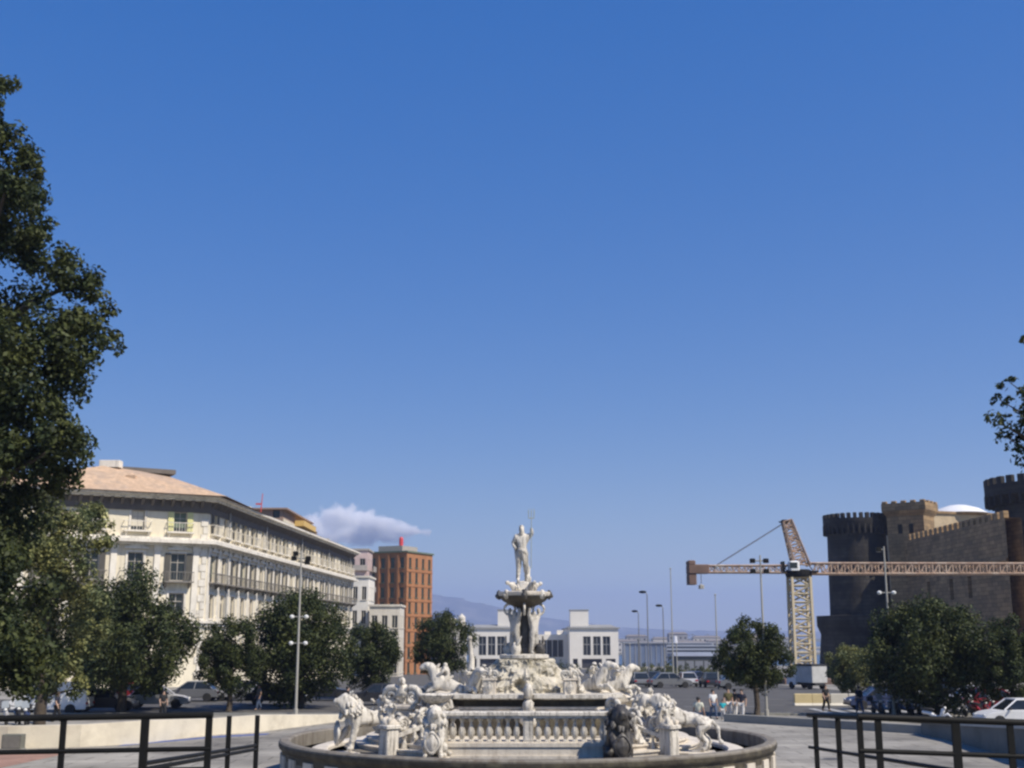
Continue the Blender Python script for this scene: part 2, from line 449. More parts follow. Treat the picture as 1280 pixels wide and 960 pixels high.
def win_mesh(w, h, kind):
    """frame, shutters and surround of one window; local x along the wall, -y outward, z from sill"""
    f = MB(); t = .09
    y0, y1 = .20, .27
    f.box(-w / 2, -w / 2 + t, y0, y1, 0, h); f.box(w / 2 - t, w / 2, y0, y1, 0, h)
    f.box(-w / 2 + t, w / 2 - t, y0, y1, h - t, h); f.box(-w / 2 + t, w / 2 - t, y0, y1, 0, t)
    f.box(-.04, .04, y0, y1, t, h - t); f.box(-w / 2 + t, -.04, y0 + .01, y1, h * .66, h * .66 + .07); f.box(.04, w / 2 - t, y0 + .01, y1, h * .66, h * .66 + .07)
    p = MB(); p.add([(-w / 2, .24, 0), (w / 2, .24, 0), (w / 2, .24, h), (-w / 2, .24, h)], [(0, 1, 2, 3)])
    s = MB(); e = .22
    s.box(-w / 2 - e, -w / 2, -.09, .02, 0, h + e); s.box(w / 2, w / 2 + e, -.09, .02, 0, h + e); s.box(-w / 2, w / 2, -.09, .02, h, h + e)
    s.box(-w / 2 - e - .1, w / 2 + e + .1, -.18, .02, -.16, 0)
    if kind == 'B':
        s.box(-w / 2 - .45, w / 2 + .45, -.38, .02, h + e + .12, h + e + .3)
        s.add([(-w / 2 - .4, -.3, h + e + .3), (w / 2 + .4, -.3, h + e + .3), (0, -.3, h + e + .75), (-w / 2 - .4, 0, h + e + .3), (w / 2 + .4, 0, h + e + .3), (0, 0, h + e + .75)], [(0, 1, 2), (3, 5, 4), (0, 2, 5, 3), (1, 4, 5, 2)])
    if kind == 'C':
        s.lathe([(0.0, -.02), (.5, -.02), (.5, .1), (0, .1)], 10, (0, 0, h + e), 0, PI)
    shs = []
    if kind in 'AB':
        for sx in (-1, 1):
            sh = MB(); shs.append(sh)
            x0 = sx * (w / 2 + .03); x1 = sx * (w / 2 + .62)
            a, b = min(x0, x1), max(x0, x1)
            sh.box(a, b, -.155, -.10, .02, h)
            n = int(h / .16)
            for k in range(n): sh.box(a + .06, b - .06, -.175, -.155, .06 + k * .16, .14 + k * .16)
    bal = MB()
    if kind in 'AB':
        d = 1.0 if kind == 'B' else .55; ww = w / 2 + .75
        bal.box(-ww, ww, -d, .0, -.2, -.06)
        bal.box(-ww, ww, -d, -d + .07, .86, .93)
        bal.box(-ww, -ww + .07, -d + .07, 0, .86, .93); bal.box(ww - .07, ww, -d + .07, 0, .86, .93)
        k = -ww + .04
        while k < ww - .02:
            bal.box(k, k + .03, -d + .02, -d + .055, -.06, .86); k += .3
        for sx in (-1, 1):
            bal.add([(sx * (ww - .3) - .1, -d + .1, -.2), (sx * (ww - .3) + .1, -d + .1, -.2), (sx * (ww - .3) + .1, 0, -.2), (sx * (ww - .3) - .1, 0, -.2), (sx * (ww - .3) - .1, 0, -.75), (sx * (ww - .3) + .1, 0, -.75)], [(0, 1, 2, 3), (2, 5, 4, 3), (0, 4, 5, 1), (0, 3, 4), (1, 5, 2)])
    return dict(frame=f.mesh('window'), pane=p.mesh('pane'), sur=s.mesh('surround'), shut=[q.mesh('shutter') for q in shs], bal=bal.mesh('balcony') if bal.v else None)

def palazzo():
    wallm = mat('ochre plaster', (0.74, 0.675, 0.52), 0.9, 0.12, 0.5, stain=(0.42, 0.36, 0.27), stain_amt=0.55, stain_scale=0.5, streak=True)
    trim = mat('pale stucco', (0.74, 0.695, 0.6), 0.85, 0.14, 0.7, stain=(0.33, 0.3, 0.25), stain_amt=0.6, stain_scale=0.6, streak=True)
    eave_m = mat('painted eave shade and dark roof', (0.13, 0.115, 0.1), 0.9, 0.2, 1.0)  # dark roof parts, and the shadow under the eave put into colour
    shut_m = mat('grey green shutters', (0.09, 0.085, 0.07), 0.7, 0.2, 1.5)
    pale_sh = mat('pale yellow shutters', (0.68, 0.66, 0.32), 0.7, 0.12, 2)
    frame_m = mat('window timber', (0.4, 0.37, 0.32), 0.7, 0.2, 2)
    roof_m = mat('terracotta tiles', (0.52, 0.365, 0.24), 0.9, 0.15, 1.6, stain=(0.36, 0.29, 0.23), stain_amt=0.7, stain_scale=0.35, bump=0.4, bump_scale=5, courses=(.5, .22, .4))
    iron = mat('balcony iron and stone', (0.2, 0.185, 0.16), 0.8, 0.2)
    Yc = 130.0
    P1 = at(262, 622, Yc); ze = P1.z
    P1 = Vector((P1.x, Yc))
    Y2 = Yc * 175 / 105
    P2 = Vector((at(441, 692, Y2).x, Y2))
    P0 = Vector((at(10, 608, 120).x, 120.0))
    base = -5.0
    t = thing('corner_palazzo', 'long ochre corner palace with terracotta hip roof and rows of balconied windows', 'building', (P1.x, P1.y, base))
    def Lc(p): return (p[0] - P1.x, p[1] - P1.y)
    zz = lambda v: zat(v, Yc) - base
    H = ze - base
    rows = [('A', zz(666), zz(642), 1.4), ('B', zz(727), zz(693), 1.6), ('C', zz(773), zz(742), 1.6), ('D', zz(826), zz(797), 1.6)]
    d1 = (P1 - P0); L1 = d1.length; a1 = math.atan2(d1.y, d1.x)
    d2 = (P2 - P1); L2 = d2.length; a2 = math.atan2(d2.y, d2.x)
    bays1 = [L1 - 3.0 - 4.45 * k for k in range(5)]
    nb = 21; bays2 = [2.3 + k * (L2 - 4.2) / (nb - 1) for k in range(nb)]
    wall = MB()
    meshes = {r[0]: win_mesh(r[3], r[2] - r[1], r[0]) for r in rows}
    wins = []; rb = random.Random(21); blinds = [mat('cream blind', (.6, .56, .46), .8, .1), mat('green blind', (.12, .16, .12), .8, .1), mat('brown blind', (.2, .13, .08), .8, .1)]
    for (o, a, Ls, bays) in ((Lc(P0), a1, L1, bays1), (Lc(P1), a2, L2, bays2)):
        ops = []
        for bi, x in enumerate(bays):
            for k, (r, zb, zt, w) in enumerate(rows):
                if r == 'D' and Ls > 40 and bi > 6: continue
                ops.append((x - w / 2, x + w / 2, zb, zt)); wins.append((o, a, x, zb, r, Ls, bi))
        vs, fs = wall_open(wall, Ls, 0, H, ops)
        wall.add(place(vs, o, a), fs)
    # other sides (closing the volume)
    q2 = Lc(P2); q0 = Lc(P0); b2 = (q2[0] - 24, q2[1] - 1); b0 = (q0[0] - 6, q0[1] + 22); mid = (q0[0] + 8, q0[1] + 40)
    for a, b in ((q2, b2), (b2, mid), (mid, b0), (b0, q0)):
        wall.add([(a[0], a[1], 0), (b[0], b[1], 0), (b[0], b[1], H), (a[0], a[1], H)], [(0, 1, 2, 3)])
    wall.build('wall', wallm, t)
    for (o, a, x, zb, r, Ls, bi) in wins:
        p = place([(x, 0, zb)], o, a)[0]; ms = meshes[r]
        wv = obj('window', ms['frame'], frame_m, t, loc=p, rotz=a)
        obj('pane', ms['pane'], M_['glass'], wv); obj('surround', ms['sur'], trim, wv)
        if rb.random() < .4:
            w_ = [q for q in rows if q[0] == r][0]; hgt = (w_[2] - w_[1]); dr = hgt * rb.choice((.3, .5, .75))
            bl = MB(); bl.box(-w_[3] / 2 + .1, w_[3] / 2 - .1, .215, .232, hgt - .1 - dr, hgt - .1); bl.build('blind', rb.choice(blinds), wv)
        if ms['shut']:
            yellow = r == 'A' and Ls < 40 and bi in (0, 2)
            if yellow:
                for q in ms['shut']:
                    me = q.copy(); me.materials.clear(); obj('shutter', me, pale_sh, wv)
            elif bi % 4 != 1:
                for q in ms['shut']: obj('shutter', q, shut_m, wv)
        if ms['bal']: obj('balcony', ms['bal'], iron if r == 'B' else trim, wv)
    line = [Lc(P0), (0, 0), Lc(P2)]
    c = MB(); band(c, line, H - .5, H - .25, 1.0, .1); band(c, line, H - .25, H, 1.45, .1); c.build('cornice', trim, t)
    c = MB(); band(c, line, H - 1.75, H - .5, .16, 0)
    for (o, a, Ls) in ((Lc(P0), a1, L1), (Lc(P1), a2, L2)):
        n = int(Ls / 1.05)
        for k in range(n):
            x = .5 + k * 1.05
            vs = [(x, -.16, H - 1.2), (x + .3, -.16, H - 1.2), (x + .3, -.92, H - .5), (x, -.92, H - .5), (x, -.16, H - .5), (x + .3, -.16, H - .5)]
            c.add(place(vs, o, a), [(0, 1, 2, 3), (0, 3, 4), (1, 5, 2), (0, 4, 5, 1)])
    c.build('eave_brackets', eave_m, t)  # frieze and brackets coloured dark to deepen the shadow below the eave
    c = MB(); band(c, line, zz(684), zz(681), .35, 0); band(c, line, zz(681), zz(677), 1.15, 0); band(c, line, zz(677), zz(674), .7, 0); c.build('string_course', trim, t)
    c = MB(); band(c, line, zz(783), zz(779), .3, 0); band(c, line, zz(779), zz(776), .5, 0); c.build('lower_string_course', trim, t)
    # pilasters between bays, on the two middle storeys
    pm = MB(); hh = zz(684) - zz(776)
    pm.box(-.32, .32, -.16, .0, 0, hh); pm.box(-.42, .42, -.24, -.0, 0, .5); pm.box(-.42, .42, -.26, .0, hh - .55, hh - .02); pmesh = pm.mesh('pilaster')
    for (o, a, bays) in ((Lc(P0), a1, bays1), (Lc(P1), a2, bays2)):
        xs = sorted(bays); mids = [(p + q) / 2 for p, q in zip(xs, xs[1:])] + [xs[-1] + 1.85 if len(xs) == 5 else xs[-1] + 1.6]
        if len(xs) > 6: mids = [.62] + mids
        for x in mids: obj('pilaster', pmesh, trim, t, loc=place([(x, 0, zz(776))], o, a)[0], rotz=a)
    dp = mat('zinc pipe', (.3, .3, .29), .6, .15)
    for x in (7.2, 24.0, 44.6, 64.0, 83.0):
        p = place([(x, -.32, 0)], Lc(P1), a2)[0]; g = MB(); g.tube([(0, 0, 0), (0, 0, H - .6)], .09, 8); g.build('drainpipe', dp, t, loc=p)
    # quoined corner
    c = MB()
    for k in range(int(H / .8)):
        s = .75 if k % 2 else .5
        if k * .8 + .74 > H - 1.8: break
        c.add(place([(L1 - s, -.09, k * .8), (L1, -.09, k * .8), (L1, -.09, k * .8 + .72), (L1 - s, -.09, k * .8 + .72), (L1 - s, 0, k * .8), (L1 - s, 0, k * .8 + .72), (L1, 0, k * .8 + .72), (L1, 0, k * .8)], Lc(P0), a1), [(0, 1, 2, 3), (3, 2, 6, 5), (0, 3, 5, 4), (1, 7, 6, 2), (0, 4, 7, 1)])
    c.build('corner_quoin', trim, t)
    # roofs
    n1 = Vector((math.sin(a1), -math.cos(a1))); n2 = Vector((math.sin(a2), -math.cos(a2)))
    def loc(v): return (v.x - P1.x, v.y - P1.y)
    e1 = d1.normalized(); e2 = d2.normalized()
    A = P0 + n1 * 1.45 - e1 * 4; B = P1 + n1 * 1.45 + n2 * 1.45; C_ = P1 + n2 * 1.45 + e2 * 21; D = P1 - n2 * 14 + e2 * 24; E = P0 - n1 * 20 - e1 * 4
    zr = zat(590, 133) - base
    a_, b_ = Vector((at(128, 590, 128).x, 128.0)), Vector((at(203, 592, 135).x, 135.0)); c_ = b_ + e2 * 8 - n2 * 1.5; d_ = a_ + e2 * 8
    low = [A, B, C_, D, E]; top = [a_, b_, c_, c_, d_]
    r = MB()
    vs = [(*loc(p), H) for p in low] + [(*loc(a_), zr), (*loc(b_), zr), (*loc(c_), zr), (*loc(d_), zr)]
    r.add(vs, [(0, 1, 6, 5), (1, 2, 7, 6), (2, 3, 7), (3, 4, 8, 7), (4, 0, 5, 8), (5, 6, 7, 8)])
    roof = r.build('roof', roof_m, t)
    c = MB(); c.box(-3.4, 3.2, -.5, 3.4, 0, .5); c.build('roof_terrace', eave_m, roof, loc=(*loc((a_ + b_) / 2 + Vector((.9, 1.6))), zr - .1), rotz=a1)
    c = MB(); c.bbox(-1.1, 1.1, -.6, .6, 0, .75); c.build('chimney', trim, roof, loc=(*loc(a_ + Vector((.6, .8))), zr - .1))
    c = MB(); c.box(-.5, .5, -.5, .3, 0, .7); c.build('dormer', roof_m, roof, loc=(*loc((A + B) / 2 * .55 + (a_ + b_) / 2 * .45 + e1 * 1.5), H + (zr - H) * .42))
    # wing roof, low slope
    r = MB(); W0 = P1 + n2 * 1.45 + e2 * 21; W1 = P2 + n2 * 1.45; W2 = P2 - n2 * 22; W3 = P1 - n2 * 14 + e2 * 24
    m0 = (W0 + W3) / 2; m1 = (W1 + W2) / 2
    r.add([(*loc(W0), H + .02), (*loc(W1), H + .02), (*loc(W2), H + .02), (*loc(W3), H + .02), (*loc(m0), H + 1.1), (*loc(m1), H + 1.1)], [(0, 1, 5, 4), (1, 2, 5), (2, 3, 4, 5), (3, 0, 4)])
    r.build('wing_roof', eave_m, t)
    # rooftop apartment
    ph = MB(); ya = 168.0
    xa0, xa1 = xat(336, ya, 15), xat(352, ya, 15)
    brown = mat('brown roof apartment', (0.3, 0.21, 0.16), 0.9, 0.15, 1)
    zt = zat(637, ya) - base
    ang = math.atan2((xat(392, 190, 15) - xa1), 22) 
    X0, X1 = xa0 - P1.x - 3, xa1 - P1.x
    yb = ya - P1.y
    vs, fs = wall_open(ph, X1 - X0, H + .3, zt, [(X1 - X0 - 1.4, X1 - X0 - .4, H + 1.5, H + 2.6)], .3)
    ph.add(place(vs, (X0, yb), 0), fs)
    ph.box(X0, X1 - .01, yb + .36, yb + 22, H + .3, zt - .01)
    pent = ph.build('rooftop_apartment', brown, t)
    g = MB(); g.add([(X1 - 1.45, yb + .3, H + 1.4), (X1 - .35, yb + .3, H + 1.4), (X1 - .35, yb + .3, H + 2.7), (X1 - 1.45, yb + .3, H + 2.7)], [(0, 1, 2, 3)]); g.build('pane', M_['glass'], pent)
    g = MB(); g.box(X1, X1 + .12, yb + .4, yb + 21.5, H + .35, zt - 1.2); g.build('cream_side', M_['cream'], pent)
    g = MB(); g.box(X0 - .4, X1 + .7, yb - .5, yb + 22.4, zt, zt + .22); g.build('flat_roof', brown, pent)
    g = MB(); g.box(X1 + .12, X1 + 1.5, yb + 9, yb + 20, H + 1.2, H + 2.0); g.build('yellow_awning', mat('yellow awning', (0.62, 0.42, 0.14), 0.8, .1), pent)
    for k, (f, wd) in enumerate(((.3, .9), (.52, .7), (.62, 1.1), (.78, .8), (.9, .7))):
        p = P1 + e2 * (L2 * f) - n2 * 3.0
        g = MB(); g.bbox(-wd / 2, wd / 2, -.5, .5, 0, 1.5 + .3 * (k % 2)); g.box(-wd / 2 - .08, wd / 2 + .08, -.58, .58, 1.503 + .3 * (k % 2), 1.62 + .3 * (k % 2)); g.build('chimney', brown if k % 2 else trim, t, loc=(*loc(p), H + .2))
    # red mast on the roof
    g = MB(); px = at(325, 640, 160); 
    g.tube([(px.x - P1.x, px.y - P1.y, H), (px.x - P1.x + .25, px.y - P1.y, zat(617, 160) - base)], [.1, .06], 6)
    g.box(px.x - P1.x - .6, px.x - P1.x + .2, px.y - P1.y - .06, px.y - P1.y + .06, zat(631, 160) - base, zat(629, 160) - base)
    g.build('red_mast', mat('red paint', (0.55, 0.07, 0.06), 0.5, 0.1), t)
palazzo()

def simple_block(name, label, u0, u1, Y, vtop, depth, wallm, rows, cols, rot=0.0, side=True, vbase=None, w=1.1, hfrac=.55, trimm=None, flat=True, panem=None, dark=None, rails=False):
    """a free standing block: front facade through (u0,Y)-(u1,..) rotated by rot, windows in rows x cols on front and right side"""
    a = at(u0, vtop, Y); b = at(u1, vtop, Y)
    gz = ground_z(Y) - .6; H = a.z - gz; Lw = (b.x - a.x) / max(.5, math.cos(rot))
    t = thing(name, label, 'building', (a.x, Y, gz), rot)
    top_margin = 1.0; fh = (H - top_margin) / rows; hh = fh * hfrac
    wall = MB(); wins = []
    for (o, an, Ls, cc) in (((0, 0), 0.0, Lw, cols), ((Lw, 0), PI / 2, depth, max(2, int(depth / (Lw / cols))))):
        ops = []
        for r_ in range(rows if (side or an == 0.0) else 0):
            for k in range(cc):
                x = Ls * (k + .5) / cc; zb = r_ * fh + fh * .3
                ops.append((x - w / 2, x + w / 2, zb, zb + hh)); wins.append((place([(x, 0, zb)], o, an)[0], an))
        vs, fs = wall_open(wall, Ls, 0, H, ops, .25); wall.add(place(vs, o, an), fs)
    for p, q in (((Lw, depth), (0, depth)), ((0, depth), (0, 0))):
        wall.add([(*p, 0), (*q, 0), (*q, H), (*p, H)], [(0, 1, 2, 3)])
    wall.add([(0, 0, H), (Lw, 0, H), (Lw, depth, H), (0, depth, H)], [(0, 1, 2, 3)])
    wall.build('wall', wallm, t)
    f = MB(); s = .08
    f.box(-w / 2, -w / 2 + s, .12, .2, 0, hh); f.box(w / 2 - s, w / 2, .12, .2, 0, hh); f.box(-w / 2 + s, w / 2 - s, .12, .2, hh - s, hh); f.box(-.04, .04, .13, .2, 0, hh - s)
    f.box(-w / 2 - .15, w / 2 + .15, -.14, .2, -.14, 0)
    fm = f.mesh('window'); p = MB(); p.add([(-w / 2, .17, 0), (w / 2, .17, 0), (w / 2, .17, hh), (-w / 2, .17, hh)], [(0, 1, 2, 3)]); pm = p.mesh('pane')
    rail = MB(); rail.box(-w / 2 - .5, w / 2 + .5, -.9, 0, -.2, -.06); rail.box(-w / 2 - .5, w / 2 + .5, -.9, -.84, -.06, .85); railm = rail.mesh('balcony')
    for i, (pos, an) in enumerate(wins):
        wv = obj('window', fm, trimm or M_['white_metal'], t, loc=pos, rotz=an); obj('pane', pm, panem or M_['glass'], wv)
        if rails and (i % 3): obj('balcony', railm, trimm, wv)
    c = MB(); c.box(-.25, Lw + .25, -.25, depth + .25, H, H + .35); c.build('parapet', trimm or wallm, t)
    return t, H, Lw

def left_far_buildings():
    pink = mat('pale pink plaster', (0.55, 0.42, 0.39), 0.9, 0.12, .6, stain=(0.4, 0.34, 0.3), stain_amt=.5)
    creamw = mat('creamy white plaster', (0.66, 0.62, 0.53), 0.9, 0.1, .5, stain=(0.45, 0.4, 0.33), stain_amt=.5, streak=True)
    brick = mat('orange brick', (0.36, 0.165, 0.072), 0.9, 0.16, 1.2, stain=(0.3, 0.14, 0.07), stain_amt=.5)
    gtrim = mat('weathered trim', (0.36, 0.33, 0.29), .85, .15)
    simple_block('pink_house', 'narrow pink plaster house with balconies beyond the long ochre palace', 434, 460, 240, 688, 8, pink, 6, 2, 0.0, trimm=gtrim, rails=True)
    simple_block('cream_house', 'low cream house in front of the orange brick block', 462, 500, 222, 758, 9, creamw, 3, 3, 0.0, trimm=creamw)
    simple_block('white_house', 'narrow white house between the ochre palace and the low cream house', 428, 461, 228, 722, 10, mat('white plaster', (.72, .69, .62), .9, .1, .5), 4, 3, 0.0, trimm=creamw, w=.9)
    # orange brick tower block
    t, H, Lw = simple_block('brick_block', 'orange brick apartment block with a rooftop box', 461, 511, 262, 692, 11.0, brick, 8, 4, -0.45, side=True, w=1.0, hfrac=.68, trimm=mat('green window trim', (0.12, 0.15, 0.1), .7, .2))
    for k in range(4):
        c = MB(); x = Lw * (k) / 4 + .05
        c.box(-.22, .22, -.2, 0, 0, H - .4); c.build('pilaster', brick, t, loc=(x + .2, -.003, 0))
    for k in range(1, 8):
        z = (H - 1) * k / 8 + .1
        c = MB(); c.box(Lw, Lw + .1, -.1, 11.0, z, z + .22); c.build('floor_band', brick, t)
    c = MB(); c.box(1.5, 7.5, 1.5, 8, H + .35, H + 1.6); c.build('rooftop_box', gtrim, t)
    c = MB(); c.lathe([(.45, 0), (.45, 1.6), (.3, 1.95), (0, 2.0)], 12); c.build('red_tank', mat('red tank paint', (0.6, 0.06, 0.07), .5, .1), t, loc=(6.3, 3, H + 1.6))
    # small church like house by the round tree
    t, H, Lw = simple_block('domed_house', 'small cream house with a little blue dome beyond the trees', 545, 582, 330, 783, 10, creamw, 3, 4, 0, trimm=creamw)
    d = MB(); d.lathe([(1.9, 0), (1.9, 1.6), (2.2, 1.6), (2.2, 1.9)], 14); d.build('drum', creamw, t, loc=(3.2, 4, H + .3))
    d = MB(); d.lathe([(1.8, 0), (1.7, .7), (1.3, 1.4), (.6, 1.9), (.12, 2.05), (.1, 2.9), (0, 3.0)], 14); d.build('dome', mat('blue dome tiles', (0.1, 0.14, 0.3), .4, .2), t, loc=(3.2, 4, H + 2.2))
    d = MB(); d.lathe([(1.0, 0), (1.0, 2.2), (0, 3.2)], 10); d.build('bell_turret', creamw, t, loc=(6.8, 3, H + .3))
left_far_buildings()

def maritime_terminal():
    wm = mat('pale travertine', (0.76, 0.72, 0.64), .85, .08, .2, stain=(0.45, 0.42, 0.36), stain_amt=.4, stain_scale=.1)
    gm = mat('grey roof sheet', (0.27, 0.27, 0.26), .8, .12, .3)
    dk = mat('dark entrance', (0.035, 0.035, 0.04), .6, .3)
    Y = 470.0
    def pos(u, v): p = at(u, v, Y); return p
    gz = ground_z(Y) - .5
    org = pos(684, 800)
    t = thing('harbour_terminal', 'pale harbour terminal with twin pavilions and twin square towers beyond the fountain', 'building', (org.x, Y, gz))
    def lx(u): return pos(u, 800).x - org.x
    def lz(v): return zat(v, Y) - gz
    tall = MB(); hgt = lz(795.5) - lz(819); w = 3.0
    fr = MB(); fr.box(-w / 2, -w / 2 + .25, .3, .6, 0, hgt); fr.box(w / 2 - .25, w / 2, .3, .6, 0, hgt); fr.box(-w / 2 + .25, w / 2 - .25, .3, .6, hgt * .55, hgt * .55 + .3); fr.box(-.12, .12, .32, .6, 0, hgt)
    frm = fr.mesh('window'); pn = MB(); pn.add([(-w / 2, .5, 0), (w / 2, .5, 0), (w / 2, .5, hgt), (-w / 2, .5, hgt)], [(0, 1, 2, 3)]); pnm = pn.mesh('pane')
    def pav(u0, u1, vt, us, y0, dep, name, dark_us):
        x0, x1 = lx(u0), lx(u1); H = lz(vt)
        ops = [(lx(u) - x0 - w / 2, lx(u) - x0 + w / 2, lz(819), lz(795.5)) for u in us]
        dz = lz(823.5)
        dops = [(lx(a) - x0, lx(b) - x0, 0.3, dz) for a, b in dark_us]
        m = MB(); vs, fs = wall_open(m, x1 - x0, 0, H, ops + dops, .9); m.add(place(vs, (x0, y0), 0), fs)
        for p, q in (((x1, y0), (x1, y0 + dep)), ((x1, y0 + dep), (x0, y0 + dep)), ((x0, y0 + dep), (x0, y0))):
            m.add([(*p, 0), (*q, 0), (*q, H), (*p, H)], [(0, 1, 2, 3)])
        m.add([(x0, y0, H), (x1, y0, H), (x1, y0 + dep, H), (x0, y0 + dep, H)], [(0, 1, 2, 3)])
        wl = m.build(name, wm, t)
        for u in us:
            wv = obj('window', frm, gm, t, loc=(lx(u), y0, lz(819))); obj('pane', pnm, M_['glass'], wv)
        for a, b in dark_us:
            d = MB(); d.box(lx(a), lx(b), y0 + .85, y0 + 1.2, .3, dz); d.build('doorway', dk, t)
        r = MB(); r.prism([(x0 - .6, y0 - .6), (x1 + .6, y0 - .6), (x1 + .6, y0 + dep), (x0 - .6, y0 + dep)], H, H + .5); r.prism([(x0 + .2, y0 + .2), (x1 - .2, y0 + .2), (x1 - .2, y0 + dep - .2), (x0 + .2, y0 + dep - .2)], H + .5, H + 1.6, [(x0 + 2.5, y0 + 5), (x1 - 2.5, y0 + 5), (x1 - 2.5, y0 + dep - 3), (x0 + 2.5, y0 + dep - 3)]); r.build('roof', gm, t)
    pav(586, 640, 786, [603, 614.5, 626], 0, 60, 'pavilion_wall', [(590, 596), (600, 629), (632, 637)])
    pav(712, 773, 786, [733.5, 746, 758], 0, 60, 'pavilion_wall', [(716, 722), (727, 752), (757, 769)])
    # recessed wing with a colonnade
    x0, x1 = lx(640) + .02, lx(712) - .02; H = lz(793)
    us = [668 + k * 7.2 for k in range(6)]
    m = MB(); ops = [(lx(u) - x0 - 1.0, lx(u) - x0 + 1.0, lz(822), lz(800)) for u in [645 + k * 7.2 for k in range(9)]]
    vs, fs = wall_open(m, x1 - x0, 0, H, ops, .9); m.add(place(vs, (x0, 14), 0), fs)
    m.add([(x0, 14, H), (x1, 14, H), (x1, 50, H), (x0, 50, H)], [(0, 1, 2, 3)])
    m.build('wing_wall', wm, t)
    d = MB(); d.add([(x0 + .5, 14.8, 1), (x1 - .5, 14.8, 1), (x1 - .5, 14.8, H - 1), (x0 + .5, 14.8, H - 1)], [(0, 1, 2, 3)]); d.build('wing_pane', M_['glass'], t)
    for k in range(4):
        d = MB(); d.box(x0 + 3 + k * 5, x0 + 5.5 + k * 5, 20, 24, H, H + 1.2 + .5 * (k % 2)); d.build('roof_vent', wm, t)
    for u0, u1 in ((623.5, 634), (713.5, 736)):
        pass
    for (u0, u1, vt) in ((622, 643, 763), (713.5, 736.5, 763)):
        d = MB(); a, b = lx(u0), lx(u1); d.box(a, b, 3, 3 + (b - a), lz(786) + .2, lz(vt)); tw = d.build('tower', wm, t)
        c = MB(); c.box(a - .2, b + .2, 2.8, 3.2 + (b - a), lz(vt), lz(vt) + .4); c.build('tower_cap', gm, tw)
maritime_terminal()

def port_sheds():
    blue = mat('blue grey glazing', (0.12, 0.16, 0.25), .35, .2, .1)
    white = mat('haze-tinted shed sheet', (0.24, 0.26, 0.3), .6, .1, .2)  # pale sheet recoloured grey-blue, painting in the harbour haze
    dk = mat('shed painted side shade', (0.06, 0.065, 0.06), .8, .3, .3)
    # glazed hall
    Y = 500; a = at(781, 803, Y); b = at(833, 803, Y); gz = ground_z(Y) - .3
    t = thing('glazed_hall', 'blue grey glazed harbour hall to one side of the pale terminal', 'building', (a.x, Y, gz)); W = b.x - a.x; H = a.z - gz
    m = MB(); m.box(0, W, 0, 14, 0, H - .4); m.build('glazing', blue, t)
    m = MB(); m.box(-.6, W + .6, -.6, 14.6, H - .4, H); m.build('roof', white, t)
    for k in range(9):
        c = MB(); c.box(-.15, .15, -.2, 0, 0, H - .4); c.build('mullion', white, t, loc=(W * k / 8, -.01, 0))
    # open dark shed with pale roof
    Y = 420; a = at(845, 819, Y); b = at(902, 819, Y); gz = ground_z(Y) - .2
    t = thing('quay_shed', 'low dark shed with a pale roof by the harbour', 'building', (a.x, Y, gz)); W = b.x - a.x; H = a.z - gz
    m = MB(); m.box(0, W, 0, 10, 0, H - .3); m.build('wall', dk, t)  # solid dark box painted in place of the shade inside the open sides
    m = MB(); m.add([(-.6, -.6, H - .3), (W + .6, -.6, H - .3), (W + .6, 10.6, H - .3), (-.6, 10.6, H - .3), (-.6, 5, H + 1.0), (W + .6, 5, H + 1.0)], [(0, 1, 5, 4), (2, 3, 4, 5), (1, 2, 5), (3, 0, 4), (0, 3, 2, 1)]); m.build('roof', white, t)
    for k in range(5):
        c = MB(); c.box(-1.3, 1.3, -.06, 0, 0, H * .62); c.build('shutter_door', M_['steel'], t, loc=(W * (k + .5) / 5, -.004, .02))
    # moored ferry far out
    Y = 760; a = at(872, 808, Y); t = thing('ferry', 'distant white ferry moored beyond the low dark shed', 'boat', (a.x, Y, -12))
    h = MB(); L_ = 30
    h.prism([(-L_, -5), (L_ * .7, -5), (L_, 0), (L_ * .7, 5), (-L_, 5)], -1, 4.2); h.build('hull', mat('navy hull', (0.05, 0.07, 0.12), .5), t)
    for k, (x0, x1, z0, z1) in enumerate(((-27, 17, 4.2, 6.6), (-25, 13, 6.6, 8.8), (-22, 9, 8.8, 10.6))):
        d = MB(); d.bbox(x0, x1, -4.6 + k * .4, 4.6 - k * .4, z0, z1, .3); d.build('deck', white, t)
        d = MB(); d.box(x0 + 1, x1 - 1, -4.63 + k * .4, -4.605 + k * .4, z0 + .8, z1 - .5); d.build('window_strip', M_['glass'], t)
    d = MB(); d.lathe([(1.7, 0), (1.4, 4), (0, 4.1)], 12, (-14, 0, 10.6)); d.build('funnel', mat('ferry funnel', (0.6, 0.6, 0.62), .5), t)
    # cargo gantries on the far quay
    for i, (u, Yg) in enumerate(((866, 1500), (885, 1600))):
        p = at(u, 800, Yg); t = thing('harbour_gantry', ('faint harbour gantry crane standing over the ferry' if i == 0 else 'second faint harbour gantry beside the round topped tree'), 'crane', (p.x, Yg, -12), 0, 'faint gantries on the far quay')
        m = MB()
        for sx in (-8, 8):
            for sy in (-6, 6): m.bar((sx, sy, -3), (sx, sy, 11), .8)
            m.bar((sx, -6, 10), (sx, 6, 10), .8)
        m.build('portal_frame', M_['steel'], t)
        m = MB(); m.bar((-16, 0, 11.6), (12, 0, 11.6), 1.0); m.bar((0, 0, 11.6), (0, 0, 18), .7); m.bar((0, 0, 18), (-14, 0, 12), .4); m.bar((0, 0, 18), (10, 0, 12), .4); m.build('boom', M_['steel'], t)
    # quay under them
    q = MB(); q.box(60, 900, 1450, 1700, -14, -10.5); tag(q.build('far_quay', M_['grey_stone']), 'far concrete quay across the harbour', kind='structure')
port_sheds()

